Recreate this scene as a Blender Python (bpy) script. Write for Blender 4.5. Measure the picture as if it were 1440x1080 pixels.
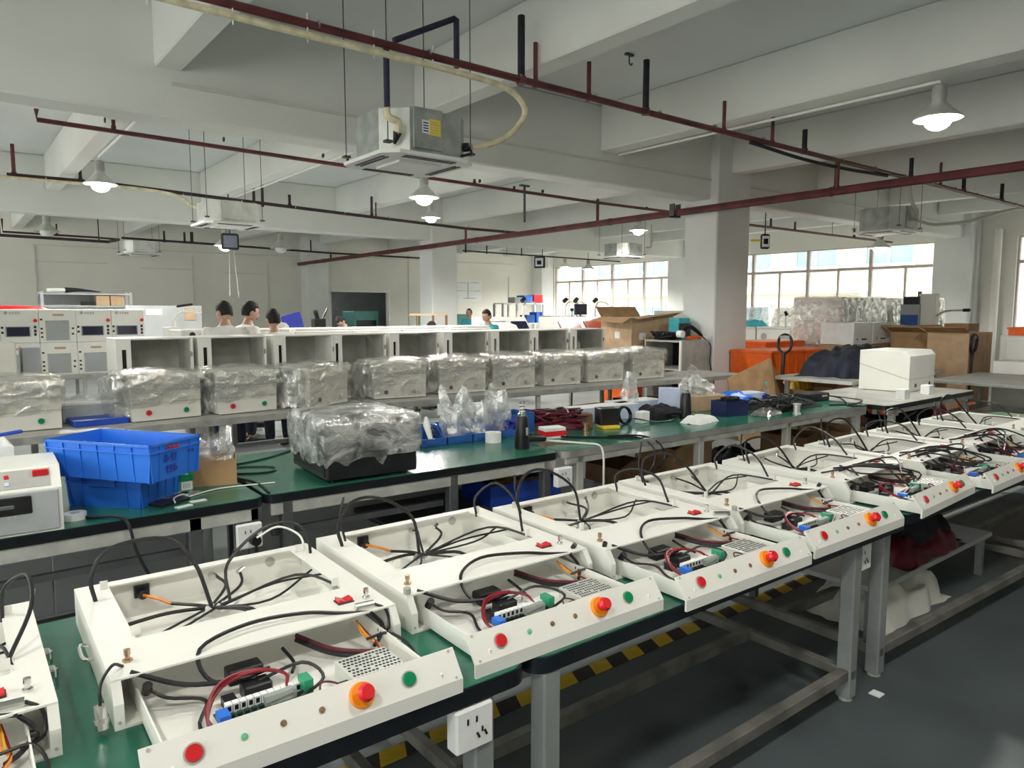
import bpy, bmesh, math, random
from math import sin, cos, pi, radians as R
from mathutils import Vector as V, Matrix, Euler
random.seed(7)
S = bpy.context.scene
for o in list(bpy.data.objects): bpy.data.objects.remove(o)
COL = S.collection

# ------------------------------------------------------------------ camera
FPX = 1019.4                       # focal length in pixels of a 1440 x 1080 frame
YAW, PIT, EYE = R(38.14), R(5.817), 1.74
fw = V((sin(YAW)*cos(PIT), cos(YAW)*cos(PIT), -sin(PIT)))
rt = V((cos(YAW), -sin(YAW), 0)); up = rt.cross(fw)
cd = bpy.data.cameras.new('camera'); cam = bpy.data.objects.new('camera', cd); COL.objects.link(cam)
cam.matrix_world = Matrix(((rt.x, up.x, -fw.x, 0), (rt.y, up.y, -fw.y, 0), (rt.z, up.z, -fw.z, EYE), (0, 0, 0, 1)))
cd.sensor_width = 36; cd.lens = FPX/1440*36; cd.clip_start = .05; cd.clip_end = 200
S.camera = cam
EYEV = V((0, 0, EYE))
def ray(px, py): return fw + rt*((px-720)/FPX) - up*((py-540)/FPX)
def on_z(px, py, z): d = ray(px, py); return EYEV + d*((z-EYE)/d.z)
def on_y(px, py, y): d = ray(px, py); return EYEV + d*(y/d.y)
def on_x(px, py, x): d = ray(px, py); return EYEV + d*(x/d.x)

# ------------------------------------------------------------------ light and exposure
S.view_settings.view_transform = 'Standard'; S.view_settings.look = 'None'
S.view_settings.exposure = EXPOSURE = 0.0; S.view_settings.gamma = 1; S.view_settings.use_curve_mapping = False
W = bpy.data.worlds.new('overcast_sky'); S.world = W; W.use_nodes = True
nt = W.node_tree; bg = nt.nodes['Background']
tc = nt.nodes.new('ShaderNodeTexCoord'); sx = nt.nodes.new('ShaderNodeSeparateXYZ'); rp = nt.nodes.new('ShaderNodeValToRGB')
nt.links.new(tc.outputs['Generated'], sx.inputs[0]); nt.links.new(sx.outputs['Z'], rp.inputs[0]); nt.links.new(rp.outputs[0], bg.inputs[0])
rp.color_ramp.elements[0].color = (1.0, .97, .92, 1); rp.color_ramp.elements[1].color = (.84, .92, 1.0, 1)
bg.inputs[1].default_value = SKY = 6.0
XW, XL, YB, YF = 21.6, -5.0, 25.2, -5.5          # window wall, left wall, back wall, wall behind the camera
def portal(name, loc, rot, sx_, sy_):
    l = bpy.data.lights.new(name, 'AREA'); l.shape = 'RECTANGLE'; l.size = sx_; l.size_y = sy_; l.cycles.is_portal = True
    o = bpy.data.objects.new(name, l); o.location = loc; o.rotation_euler = rot; COL.objects.link(o)
portal('sky_portal', (XW+.15, 20.9, 2.4), (0, R(90), 0), 2.5, 7.2)
portal('sky_portal', (XW+.15, 12.4, 2.4), (0, R(90), 0), 2.5, 8.4)
portal('sky_portal', (XW+.15, 3.2, 2.4), (0, R(90), 0), 2.5, 7.4)
portal('sky_portal', (XL-.15, 1.5, 2.35), (0, R(-90), 0), 2.7, 12)


portal('sky_portal', (XL-.15, 18.2, 2.35), (0, R(-90), 0), 2.7, 12)

# ------------------------------------------------------------------ materials
MAT = {}
def mat(name, col, rough=.5, metal=0, var=.06, scale=8, bump=0, spec=.5, coat=0, col2=None, stretch=None, detail=4):
    m = bpy.data.materials.new(name); m.use_nodes = True; n = m.node_tree.nodes; l = m.node_tree.links
    b = n['Principled BSDF']; b.inputs['Roughness'].default_value = rough; b.inputs['Metallic'].default_value = metal
    b.inputs['Specular IOR Level'].default_value = spec; b.inputs['Coat Weight'].default_value = coat
    t = n.new('ShaderNodeTexCoord'); nz = n.new('ShaderNodeTexNoise'); nz.inputs['Scale'].default_value = scale; nz.inputs['Detail'].default_value = detail
    src = t.outputs['Object']
    if stretch:
        mp = n.new('ShaderNodeMapping'); mp.inputs['Scale'].default_value = stretch; l.new(src, mp.inputs[0]); src = mp.outputs[0]
    l.new(src, nz.inputs['Vector'])
    cr = n.new('ShaderNodeValToRGB'); c2 = col2 or tuple(c*(1-var*2) for c in col)
    cr.color_ramp.elements[0].color = (*c2, 1); cr.color_ramp.elements[1].color = (*[min(1, c*(1+var)) for c in col], 1)
    cr.color_ramp.elements[0].position = .32; cr.color_ramp.elements[1].position = .62
    l.new(nz.outputs['Fac'], cr.inputs[0]); l.new(cr.outputs[0], b.inputs['Base Color'])
    if bump:
        bp = n.new('ShaderNodeBump'); bp.inputs['Strength'].default_value = bump; bp.inputs['Distance'].default_value = .01
        l.new(nz.outputs['Fac'], bp.inputs['Height']); l.new(bp.outputs[0], b.inputs['Normal'])
    MAT[name] = m; return m
def emit(name, col, s):
    m = bpy.data.materials.new(name); m.use_nodes = True; b = m.node_tree.nodes['Principled BSDF']
    b.inputs['Base Color'].default_value = (*col, 1); b.inputs['Emission Color'].default_value = (*col, 1); b.inputs['Emission Strength'].default_value = s
    MAT[name] = m; return m
def clear(name, tint, gloss, fac, rough=.15, scale=6, bump=.6, milk=0., lo=.0):
    # thin clear sheet: see-through film with glossy creases
    m = bpy.data.materials.new(name); m.use_nodes = True; n = m.node_tree.nodes; l = m.node_tree.links
    n.remove(n['Principled BSDF']); out = n['Material Output']
    tr = n.new('ShaderNodeBsdfTransparent'); tr.inputs[0].default_value = (*tint, 1)
    gl = n.new('ShaderNodeBsdfGlossy'); gl.inputs[0].default_value = (*gloss, 1); gl.inputs['Roughness'].default_value = rough
    mx = n.new('ShaderNodeMixShader'); l.new(tr.outputs[0], mx.inputs[1])
    if milk:
        df = n.new('ShaderNodeBsdfDiffuse'); df.inputs[0].default_value = (.86, .87, .86, 1)
        m2 = n.new('ShaderNodeMixShader'); m2.inputs[0].default_value = milk; l.new(gl.outputs[0], m2.inputs[1]); l.new(df.outputs[0], m2.inputs[2]); l.new(m2.outputs[0], mx.inputs[2])
    else: l.new(gl.outputs[0], mx.inputs[2])
    if bump:
        t = n.new('ShaderNodeTexCoord'); nz = n.new('ShaderNodeTexNoise'); nz.inputs['Scale'].default_value = scale; nz.inputs['Detail'].default_value = 6; nz.inputs['Distortion'].default_value = .7
        l.new(t.outputs['Object'], nz.inputs['Vector'])
        bp = n.new('ShaderNodeBump'); bp.inputs['Strength'].default_value = bump; bp.inputs['Distance'].default_value = .03
        l.new(nz.outputs['Fac'], bp.inputs['Height']); l.new(bp.outputs[0], gl.inputs['Normal'])
        mr = n.new('ShaderNodeMapRange'); mr.inputs['From Min'].default_value = .38; mr.inputs['From Max'].default_value = .68
        mr.inputs['To Min'].default_value = lo; mr.inputs['To Max'].default_value = fac
        l.new(nz.outputs['Fac'], mr.inputs[0]); l.new(mr.outputs[0], mx.inputs[0])
    else: mx.inputs[0].default_value = fac
    l.new(mx.outputs[0], out.inputs[0]); MAT[name] = m; return m

mat('wall_paint', (.80, .78, .71), .85, var=.03, scale=.7)
mat('ceiling_paint', (.68, .71, .70), .9, var=.03, scale=.5)
mat('beam_paint', (.76, .77, .735), .85, var=.035, scale=.6)
mat('column_paint', (.76, .77, .75), .8, var=.03, scale=.9)
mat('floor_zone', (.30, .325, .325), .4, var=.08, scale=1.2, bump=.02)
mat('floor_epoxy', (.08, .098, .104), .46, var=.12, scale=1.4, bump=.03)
mat('white_metal', (.84, .835, .785), .42, var=.02, scale=3)
mat('grey_white', (.66, .65, .59), .5, var=.03, scale=3)
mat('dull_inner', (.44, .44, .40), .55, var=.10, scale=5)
mat('green_laminate', (.025, .15, .095), .22, var=.14, scale=2.2, bump=.015)
mat('black_edge', (.008, .01, .014), .3, var=.2, scale=12)
mat('grey_top', (.42, .42, .39), .45, var=.10, scale=3)
mat('grey_edge', (.38, .38, .36), .4, .3, var=.12, scale=6)
mat('alu_apron', (.56, .56, .52), .42, .2, var=.10, scale=7)
mat('steel_paint', (.24, .255, .255), .5, var=.10, scale=5)
mat('dark_steel', (.075, .08, .085), .5, var=.15, scale=5)
mat('rusty_rail', (.15, .145, .13), .65, var=.22, scale=6)
mat('panel_grey', (.40, .42, .43), .55, var=.06, scale=2)
mat('maroon_paint', (.115, .024, .026), .45, var=.25, scale=3)
mat('dark_pipe', (.035, .016, .02), .5, var=.3, scale=4)
mat('black_foam', (.014, .014, .022), .75, var=.2, scale=14, bump=.2)
mat('navy_foam', (.02, .018, .05), .7, var=.2, scale=12, bump=.2)
mat('cream_foam', (.70, .64, .45), .8, var=.12, scale=10, bump=.3)
mat('galvanized', (.42, .45, .43), .38, .6, var=.14, scale=5)
mat('galv_bright', (.72, .74, .70), .35, .4, var=.08, scale=5)
mat('ac_white', (.80, .80, .77), .45, var=.02)
mat('rubber', (.010, .010, .011), .42, var=.2, scale=20)
mat('black_plastic', (.014, .014, .016), .4, var=.2, scale=10)
mat('chrome', (.72, .72, .70), .16, 1, var=.03)
mat('brass', (.62, .42, .28), .25, .9, var=.08)
mat('red_plastic', (.62, .012, .018), .3, var=.06)
mat('estop_red', (.75, .02, .03), .25, var=.05)
mat('estop_yellow', (.95, .30, .01), .35, var=.05)
mat('green_plastic', (.0, .23, .09), .25, var=.06)
mat('blue_plastic', (.022, .17, .72), .38, var=.05, scale=3)
mat('deep_blue', (.012, .06, .42), .4, var=.08)
mat('navy_plastic', (.010, .02, .09), .4, var=.08)
mat('bin_blue', (.03, .12, .42), .38, var=.07)
mat('pcb_green', (.01, .12, .06), .4, var=.2, scale=60)
mat('wire_red', (.22, .006, .018), .4, var=.1)
mat('wire_orange', (.85, .27, .03), .4, var=.1)
mat('wire_yellow', (.80, .50, .05), .4, var=.1)
mat('wire_white', (.80, .80, .76), .4, var=.04)
mat('dark_red_wire', (.10, .004, .016), .5, var=.2, scale=14)
mat('cardboard', (.42, .26, .13), .8, var=.09, scale=6)
mat('cardboard_pale', (.52, .36, .22), .8, var=.07, scale=6)
mat('cardboard_dark', (.20, .11, .05), .85, var=.1, scale=6)
mat('orange_plastic', (.88, .14, .012), .4, var=.05)
mat('paper_white', (.82, .83, .82), .7, var=.03)
mat('paper_blue', (.55, .63, .82), .6, var=.04)
mat('tape_yellow', (.75, .50, .02), .5, var=.10, scale=10)
mat('tape_black', (.05, .035, .03), .6, var=.15, scale=10)
mat('label_yellow', (.85, .62, .05), .5, var=.03)
mat('screen_dark', (.012, .014, .04), .12, var=.05)
mat('screen_red', (.34, .035, .01), .25, var=.12, scale=20)
mat('screen_lilac', (.24, .26, .36), .2, var=.05)
mat('teal_paint', (.20, .52, .48), .5, var=.06)
mat('teal_cloth', (.07, .44, .52), .85, var=.08, scale=12)
mat('white_cloth', (.84, .83, .80), .85, var=.05, scale=9)
mat('black_cloth', (.012, .013, .018), .9, var=.2, scale=9)
mat('navy_cloth', (.018, .022, .04), .8, var=.25, scale=5)
mat('skin', (.52, .31, .22), .55, var=.05, scale=14)
mat('hair', (.010, .009, .009), .75, var=.3, scale=40, bump=.3)
mat('trouser', (.04, .05, .08), .85, var=.15, scale=8)
mat('shoe', (.03, .03, .03), .5)
mat('foam_white', (.86, .87, .86), .8, var=.03)
mat('anodised_black', (.018, .020, .022), .35, .3, var=.2, scale=6)
mat('facade', (.42, .36, .29), .9, var=.06, scale=.5)
mat('facade_white', (.58, .56, .51), .9, var=.03)
mat('facade_glass', (.17, .26, .28), .1, var=.1, scale=1)
mat('facade_green', (.02, .30, .19), .5, var=.1)
mat('frame_pink', (.56, .50, .47), .5, var=.04)
mat('dark_room', (.10, .105, .095), .8, var=.1)
mat('yellow_bag', (.80, .50, .06), .5, var=.1)
mat('led_green', (.20, .55, .32), .2)
mat('terminal_green', (.03, .30, .16), .4)
mat('ink_grey', (.42, .42, .40), .6)
mat('ink_blue', (.02, .03, .30), .6)
mat('foil', (.62, .62, .62), .22, .9, var=.1, scale=16, bump=.8)
mat('grass_black', (.02, .03, .02), .6)
clear('window_glass', (.97, .985, .97), (1, 1, 1), .07, .02, bump=0)
clear('film', (.95, .95, .93), (1, 1, .98), .8, .08, 8, 1., milk=.22, lo=.05)
clear('film_dense', (.88, .89, .89), (1, 1, 1), .80, .16, 9, 1., milk=.38, lo=.14)
clear('bag_film', (.88, .90, .90), (1, 1, 1), .75, .2, 9, 1., milk=.55, lo=.25)
clear('bottle_film', (.88, .94, .98), (1, 1, 1), .4, .08, 9, .4, milk=.1, lo=.08)
emit('lamp_glow', (1.0, .96, .86), 28)
emit('side_room_glow', (1.0, .98, .92), 9)

# ------------------------------------------------------------------ mesh builder
def catmull(pts, n=5):
    pts = [V(p) for p in pts]
    if len(pts) < 3: return pts
    P = [pts[0]*2-pts[1]]+pts+[pts[-1]*2-pts[-2]]; out = []
    for i in range(1, len(P)-2):
        a, b, c, d = P[i-1:i+3]
        for k in range(n):
            t = k/n
            out.append(.5*((2*b)+(c-a)*t+(2*a-5*b+4*c-d)*t*t+(3*b-a-3*c+d)*t**3))
    out.append(pts[-1]); return out
class G:
    def __init__(s): s.v = []; s.f = []; s.M = None
    def add(s, vs, fs):
        k = len(s.v); s.v += [tuple(s.M @ V(p)) if s.M else tuple(p) for p in vs]; s.f += [tuple(i+k for i in f) for f in fs]; return s
    def at(s, loc=(0, 0, 0), rz=0, rot=None):
        s.M = Matrix.Translation(loc) @ (Euler(rot) if rot else Euler((0, 0, rz))).to_matrix().to_4x4(); return s
    def box(s, x0, y0, z0, x1, y1, z1, b=0):
        lo, hi = V((min(x0, x1), min(y0, y1), min(z0, z1))), V((max(x0, x1), max(y0, y1), max(z0, z1)))
        b = min(b, .45*min(hi-lo))
        if b <= 0:
            vs = [(hi.x if i & 1 else lo.x, hi.y if i & 2 else lo.y, hi.z if i & 4 else lo.z) for i in range(8)]
            return s.add(vs, [(0, 2, 3, 1), (4, 5, 7, 6), (0, 1, 5, 4), (2, 6, 7, 3), (0, 4, 6, 2), (1, 3, 7, 5)])
        vs = []; 
        for i in range(8):
            sg = (1 if i & 1 else -1, 1 if i & 2 else -1, 1 if i & 4 else -1)
            for a in range(3):
                vs.append(tuple((hi[k] if sg[k] > 0 else lo[k]) - (0 if k == a else sg[k]*b) for k in range(3)))
        I = lambda i, a: i*3+a
        fs = []
        quads = [(0, (0, 4, 6, 2)), (0, (1, 3, 7, 5)), (1, (0, 1, 5, 4)), (1, (2, 6, 7, 3)), (2, (0, 2, 3, 1)), (2, (4, 5, 7, 6))]
        for a, q in quads: fs.append(tuple(I(i, a) for i in q))
        for i in range(8):
            for a, bit in ((0, 1), (1, 2), (2, 4)):
                if not i & bit:
                    j = i | bit; p, q = [k for k in range(3) if k != a]
                    fs.append((I(i, p), I(i, q), I(j, q), I(j, p)))
            fs.append((I(i, 0), I(i, 1), I(i, 2)))
        return s.add(vs, fs)
    def bar(s, c, size, b=0): return s.box(c[0]-size[0]/2, c[1]-size[1]/2, c[2]-size[2]/2, c[0]+size[0]/2, c[1]+size[1]/2, c[2]+size[2]/2, b)
    def cyl(s, p0, p1, r, n=12, r2=None, cap=True):
        p0, p1 = V(p0), V(p1); d = (p1-p0).normalized(); a = d.orthogonal().normalized(); b = d.cross(a); r2 = r if r2 is None else r2
        vs = [p0+(a*cos(2*pi*i/n)+b*sin(2*pi*i/n))*r for i in range(n)]+[p1+(a*cos(2*pi*i/n)+b*sin(2*pi*i/n))*r2 for i in range(n)]
        fs = [(i, (i+1) % n, n+(i+1) % n, n+i) for i in range(n)]
        if cap: fs += [tuple(range(n-1, -1, -1)), tuple(range(n, 2*n))]
        return s.add(vs, fs)
    def tube(s, pts, r, n=6, sm=5):
        P = catmull(pts, sm) if sm > 1 else [V(p) for p in pts]
        vs = []; fs = []; t = (P[1]-P[0]).normalized(); a = t.orthogonal().normalized()
        for i, p in enumerate(P):
            t = (P[min(i+1, len(P)-1)]-P[max(i-1, 0)]); t = t.normalized() if t.length > 1e-9 else V((0, 0, 1))
            a = (a-t*a.dot(t)); a = a.normalized() if a.length > 1e-6 else t.orthogonal().normalized(); b = t.cross(a)
            rr = r if not callable(r) else r(i/(len(P)-1))
            vs += [p+(a*cos(2*pi*k/n)+b*sin(2*pi*k/n))*rr for k in range(n)]
        for i in range(len(P)-1):
            fs += [(i*n+k, i*n+(k+1) % n, (i+1)*n+(k+1) % n, (i+1)*n+k) for k in range(n)]
        e = (len(P)-1)*n; fs += [tuple(range(n-1, -1, -1)), tuple(range(e, e+n))]
        return s.add(vs, fs)
    def prism(s, poly, axis, a0, a1):
        def mk(p, a): return {'x': (a, p[0], p[1]), 'y': (p[0], a, p[1]), 'z': (p[0], p[1], a)}[axis]
        n = len(poly); vs = [mk(p, a0) for p in poly]+[mk(p, a1) for p in poly]
        return s.add(vs, [tuple(range(n-1, -1, -1)), tuple(range(n, 2*n))]+[(i, (i+1) % n, n+(i+1) % n, n+i) for i in range(n)])
    def lathe(s, prof, c=(0, 0, 0), n=20, cap=True):
        vs = [(c[0]+r*cos(2*pi*k/n), c[1]+r*sin(2*pi*k/n), c[2]+z) for r, z in prof for k in range(n)]
        fs = [(i*n+k, i*n+(k+1) % n, (i+1)*n+(k+1) % n, (i+1)*n+k) for i in range(len(prof)-1) for k in range(n)]
        if cap: e = (len(prof)-1)*n; fs += [tuple(range(n-1, -1, -1)), tuple(range(e, e+n))]
        return s.add(vs, fs)
    def grid(s, fn, nu, nv):
        vs = [fn(i/nu, j/nv) for j in range(nv+1) for i in range(nu+1)]
        return s.add(vs, [(j*(nu+1)+i, j*(nu+1)+i+1, (j+1)*(nu+1)+i+1, (j+1)*(nu+1)+i) for j in range(nv) for i in range(nu)])
    def ball(s, c, r, nu=12, nv=8, f=None):
        r = (r, r, r) if not hasattr(r, '__len__') else r
        def p(u, v):
            th = 2*pi*u; ph = pi*v; q = V((sin(ph)*cos(th), sin(ph)*sin(th), -cos(ph)))
            k = f(q) if f else 1
            return V(c)+V((q.x*r[0], q.y*r[1], q.z*r[2]))*k
        return s.grid(p, nu, nv)
    def open_box(s, x0, y0, z0, x1, y1, z1, t):
        s.box(x0, y0, z0, x1, y1, z0+t); s.box(x0, y0, z0+t, x0+t, y1, z1); s.box(x1-t, y0, z0+t, x1, y1, z1)
        s.box(x0+t, y0, z0+t, x1-t, y0+t, z1); return s.box(x0+t, y1-t, z0+t, x1-t, y1, z1)
    def mesh(s, name, m, ang=38):
        me = bpy.data.meshes.new(name); me.from_pydata(s.v, [], s.f)
        bm = bmesh.new(); bm.from_mesh(me); bmesh.ops.remove_doubles(bm, verts=bm.verts, dist=1e-6); bmesh.ops.recalc_face_normals(bm, faces=bm.faces); bm.to_mesh(me); bm.free()
        me.polygons.foreach_set('use_smooth', [True]*len(me.polygons)); me.set_sharp_from_angle(angle=R(ang))
        me.materials.append(MAT[m]); return me
    def put(s, name, m, parent=None, label=None, kind=None, loc=None, rz=0, rot=None, ang=30):
        o = bpy.data.objects.new(name, s.mesh(name, m, ang)); COL.objects.link(o)
        if parent: o.parent = parent
        if loc is not None: o.location = loc
        if rot or rz: o.rotation_euler = rot or (0, 0, rz)
        if label: o['label'] = label
        if kind: o['kind'] = kind
        return o
def tag(o, label, cat, group=None, kind=None):
    o['label'] = label; o['category'] = cat
    if group: o['group'] = group
    if kind: o['kind'] = kind
    return o
def thing(name, label, cat, loc=(0, 0, 0), rz=0, group=None):
    o = bpy.data.objects.new(name, None); COL.objects.link(o); o.location = loc; o.rotation_euler = (0, 0, rz); o.empty_display_size = .1
    return tag(o, label, cat, group)
def struct(name, g, m, parent=None, **k):
    o = g.put(name, m, parent, **k)
    if not parent: o['kind'] = 'structure'
    return o
def dup(root, loc, rz=0, label=None):
    def cp(o, par):
        c = o.copy(); COL.objects.link(c)
        if par: c.parent = par
        for ch in list(o.children): cp(ch, c)
        return c
    r = cp(root, None); r.location = loc; r.rotation_euler = (0, 0, rz)
    if label: r['label'] = label
    return r
def share(name, o, parent, loc, rot=None):
    c = o.copy(); c.name = name; COL.objects.link(c); c.parent = parent; c.location = loc
    if rot: c.rotation_euler = rot
    return c
rnd = random.uniform
# ------------------------------------------------------------------ the room
SLAB, GIR, BEAM = 4.7, 3.6, 4.05
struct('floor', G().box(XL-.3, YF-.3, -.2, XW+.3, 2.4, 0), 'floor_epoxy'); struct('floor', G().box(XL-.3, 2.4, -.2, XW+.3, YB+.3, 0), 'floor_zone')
struct('ceiling', G().box(XL-.3, YF-.3, SLAB, XW+.3, YB+.3, SLAB+.25), 'ceiling_paint')
for n, (y0, y1) in enumerate(((-1.35, -.95), (7.75, 8.15), (16.78, 17.2))):
    struct('girder', G().box(XL, y0, GIR, XW, y1, SLAB, .02), 'beam_paint')
BX = [(-4.3, -4.05), (-1.25, -1.0), (1.75, 2.0), (4.6, 4.86), (7.72, 8.04), (10.72, 11.0), (13.7, 13.95), (16.75, 17.0), (19.3, 19.55)]
BY = [(YF, -1.35), (-.95, 7.75), (8.15, 16.78), (17.2, YB)]
for x0, x1 in BX:
    for y0, y1 in BY:
        struct('cross_beam', G().box(x0, y0, BEAM, x1, y1, SLAB, .015), 'beam_paint')
for (x0, x1, y0, y1) in ((10.34, 11.28, 7.6, 8.28), (10.37, 11.17, 16.65, 17.3), (10.2, 11.0, 24.6, YB), (20.9, XW, 7.55, 8.45), (20.95, XW, 16.55, 17.5), (20.9, XW, 24.5, YB), (-.9, -.1, 16.65, 17.3)):
    struct('column', G().box(x0, y0, 0, x1, y1, SLAB, .02), 'column_paint')
# back wall with an opening into a dim side room
DX0, DX1, DZ0, DZ1 = 11.3, 13.72, .8, 2.44
w = G(); w.box(XL, YB, 0, DX0, YB+.25, SLAB); w.box(DX1, YB, 0, XW, YB+.25, SLAB); w.box(DX0, YB, DZ1, DX1, YB+.25, SLAB); w.box(DX0, YB, 0, DX1, YB+.25, DZ0)
struct('wall_back', w, 'wall_paint')
sr = G(); sr.box(9, YB+3.5, 0, 17, YB+3.6, 3.2); sr.box(9, YB+.25, 0, 9.1, YB+3.5, 3.2); sr.box(16.9, YB+.25, 0, 17, YB+3.5, 3.2); sr.box(9, YB+.25, 3.1, 17, YB+3.6, 3.25); sr.box(9, YB+.25, -.1, 17, YB+3.6, 0)
struct('wall_side_room', sr, 'panel_grey')
fr = G()
for a in ((DX0-.05, DZ0, DX0+.03, DZ1), (DX1-.03, DZ0, DX1+.05, DZ1), (DX0-.05, DZ1-.03, DX1+.05, DZ1+.05)): fr.box(a[0], YB-.03, a[1], a[2], YB+.1, a[3])
struct('trim_1', fr, 'white_metal')
# window walls
def window(n, axis, c, a0, a1, nb, z0=1.1, z1=3.62, zt=2.97, sg=1):
    """sash window set in the wall plane axis = c, running a0..a1 in nb bays"""
    e = bpy.data.objects.new('window_%d' % n, None); COL.objects.link(e); e['kind'] = 'structure'
    def bx(g, u0, u1, p0, p1, q0, q1): return g.box(u0, p0, q0, u1, p1, q1) if axis == 'x' else g.box(p0, u0, q0, p1, u1, q1)
    g = G(); w_ = (a1-a0)/nb
    for k in range(nb+1): bx(g, c-.05, c+.05, a0+k*w_-.05, a0+k*w_+.05, z0, z1)
    for q in (z0, zt, z1): bx(g, c-.045, c+.045, a0, a1, q-.04, q+.04)
    g.put('window_frame', 'frame_pink', e)
    for k in range(nb):
        m_ = a0+(k+.5)*w_; g = G(); bx(g, c-.03, c+.03, m_-.03, m_+.03, z0, zt); g.put('sash_bar', 'frame_pink', e)
        for (p0, p1, q0, q1) in ((a0+k*w_+.05, m_-.03, z0+.04, zt-.04), (m_+.03, a0+(k+1)*w_-.05, z0+.04, zt-.04), (a0+k*w_+.05, a0+(k+1)*w_-.05, zt+.04, z1-.04)):
            g = G(); bx(g, c-.004, c+.004, p0, p1, q0, q1); g.put('pane', 'window_glass', e)
    return e
def window_wall(name, axis, c, t, lo, hi, wins):
    g = G()
    def bx(p0, p1, q0, q1): g.box(*(c, p0, q0, c+t, p1, q1) if axis == 'x' else (p0, c, q0, p1, c+t, q1))
    bx(lo, hi, 0, 1.1); bx(lo, hi, 3.62, SLAB); p = lo
    for a0, a1 in wins: bx(p, a0, 1.1, 3.62); p = a1
    bx(p, hi, 1.1, 3.62); struct(name, g, 'wall_paint')
window_wall('wall_right', 'x', XW, .3, YF, YB, [(-.65, 6.75), (8.5, 16.4), (17.55, 24.45)])
window(1, 'x', XW+.12, 17.55, 24.45, 4); window(2, 'x', XW+.12, 8.5, 16.4, 4); window(3, 'x', XW+.12, -.65, 6.75, 4)
window_wall('wall_left', 'x', XL-.3, .3, YF, YB, [(-4.3, 7.3), (12.3, 24.2)]); window(4, 'x', XL-.12, -4.3, 7.3, 6); window(5, 'x', XL-.12, 12.3, 24.2, 6)
struct('wall_front', G().box(XL, YF-.3, 0, XW, YF, SLAB), 'wall_paint')
struct('trim_2', G().box(XW-.22, 8.5, 1.04, XW+.02, 24.5, 1.1, .01), 'white_metal')       # sill board
# conduits and joints on the back wall
for n, (x, z0, z1) in enumerate(((2.25, 1.0, 3.62), (6.55, .9, 3.5), (9.0, .9, 3.4), (14.6, .9, 3.9), (19.6, .9, 3.2))):
    struct('trim_%d' % (3+n), G().box(x-.02, YB-.03, z0, x+.02, YB, z1), 'grey_white')
for n, (x0, x1, z) in enumerate(((2.25, 4.1, 3.15), (5.0, 6.55, 3.05), (7.6, 9.0, 2.98), (2.2, 10.1, 3.62), (11.0, 20, 3.72))):
    struct('trim_%d' % (8+n), G().box(x0, YB-.025, z-.015, x1, YB, z+.015), 'grey_white')
struct('trim_13', G().cyl((21.35, 7.1, 0), (21.35, 7.1, 3.8), .09, 12), 'wall_paint')
for (x, y0, y1, off) in ((7.72, 3.29, 7.7, .34), (1.75, 8.2, 12.6, .27), (4.6, 9, 16.2, .27)):          # lamp conduits under the beams
    struct('trim_%d' % (14 if x > 7 else 15 if x < 3 else 16), G().cyl((x+off, y0, BEAM-.02), (x+off, y1, BEAM-.02), .017, 8), 'white_metal')
struct('trim_17', G().box(1.9, 7.725, 3.9, 21, 7.75, 3.93), 'grey_white')

# hazard tape along the aisle
ht = thing('floor_hazard_tape', 'yellow and black striped hazard tape on the floor behind the front benches', 'floor tape', (0, 0, 0))
ty = G().prism([(0, 0), (.115, 0), (.155, .09), (.04, .09)], 'z', .0005, .003).mesh('yellow_stripe', 'tape_yellow'); tb = G().prism([(0, 0), (.115, 0), (.155, .09), (.04, .09)], 'z', .0005, .003).mesh('black_stripe', 'tape_black')
for k in range(64):
    o = bpy.data.objects.new('yellow_stripe' if k % 2 else 'black_stripe', tb if k % 2 == 0 else ty); COL.objects.link(o); o.parent = ht; o.location = (-1.2+k*.115, 2.36, 0)
# building across the yard
fb = thing('opposite_building', 'pale building with rows of green and glass windows outside the right-hand windows', 'building', (36, 15, -9))
g = G(); g.box(0, -40, 0, 1, 40, 24); g.put('facade_wall', 'facade', fb)
for z in (3.2, 7.4, 11.6, 15.8, 20): G().box(-.25, -40, z, 0, 40, z+.5).put('floor_band', 'facade_white', fb)
fm = G(); fm.box(-.1, 0, 0, 0, .1, 2.2); fm.box(-.1, 2.3, 0, 0, 2.4, 2.2); fm.box(-.1, 0, 2.1, 0, 2.4, 2.2); fm.box(-.1, 0, -.05, 0, 2.4, .1); fm.box(-.1, 1.15, 0, 0, 1.25, 2.2); fm.box(-.1, 0, 1., 0, 2.4, 1.1)
fmm = fm.mesh('window_frame', 'facade_white'); fg = G().box(-.04, .05, 1.0, -.02, 2.35, 2.15).mesh('pane', 'facade_glass'); fgl = G().box(-.04, .05, 0, -.02, 2.35, 1.0).mesh('pane', 'facade_green'); fg2 = G().box(-.04, .05, 0, -.02, 2.35, 1.0).mesh('pane', 'facade_glass')
for i in range(18):
    for j, z in enumerate((8.8, 12.9, 17.0)):
        o = bpy.data.objects.new('window_frame', fmm); COL.objects.link(o); o.parent = fb; o.location = (0, -33+i*3.7, z)
        for me in (fg, fgl if i % 3 != 1 and j == 0 else fg2):
            p = bpy.data.objects.new('pane', me); COL.objects.link(p); p.parent = o
yd = G().box(XW+.5, -60, -9.2, 60, 90, -9); struct('yard_ground', yd, 'facade_white')
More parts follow.
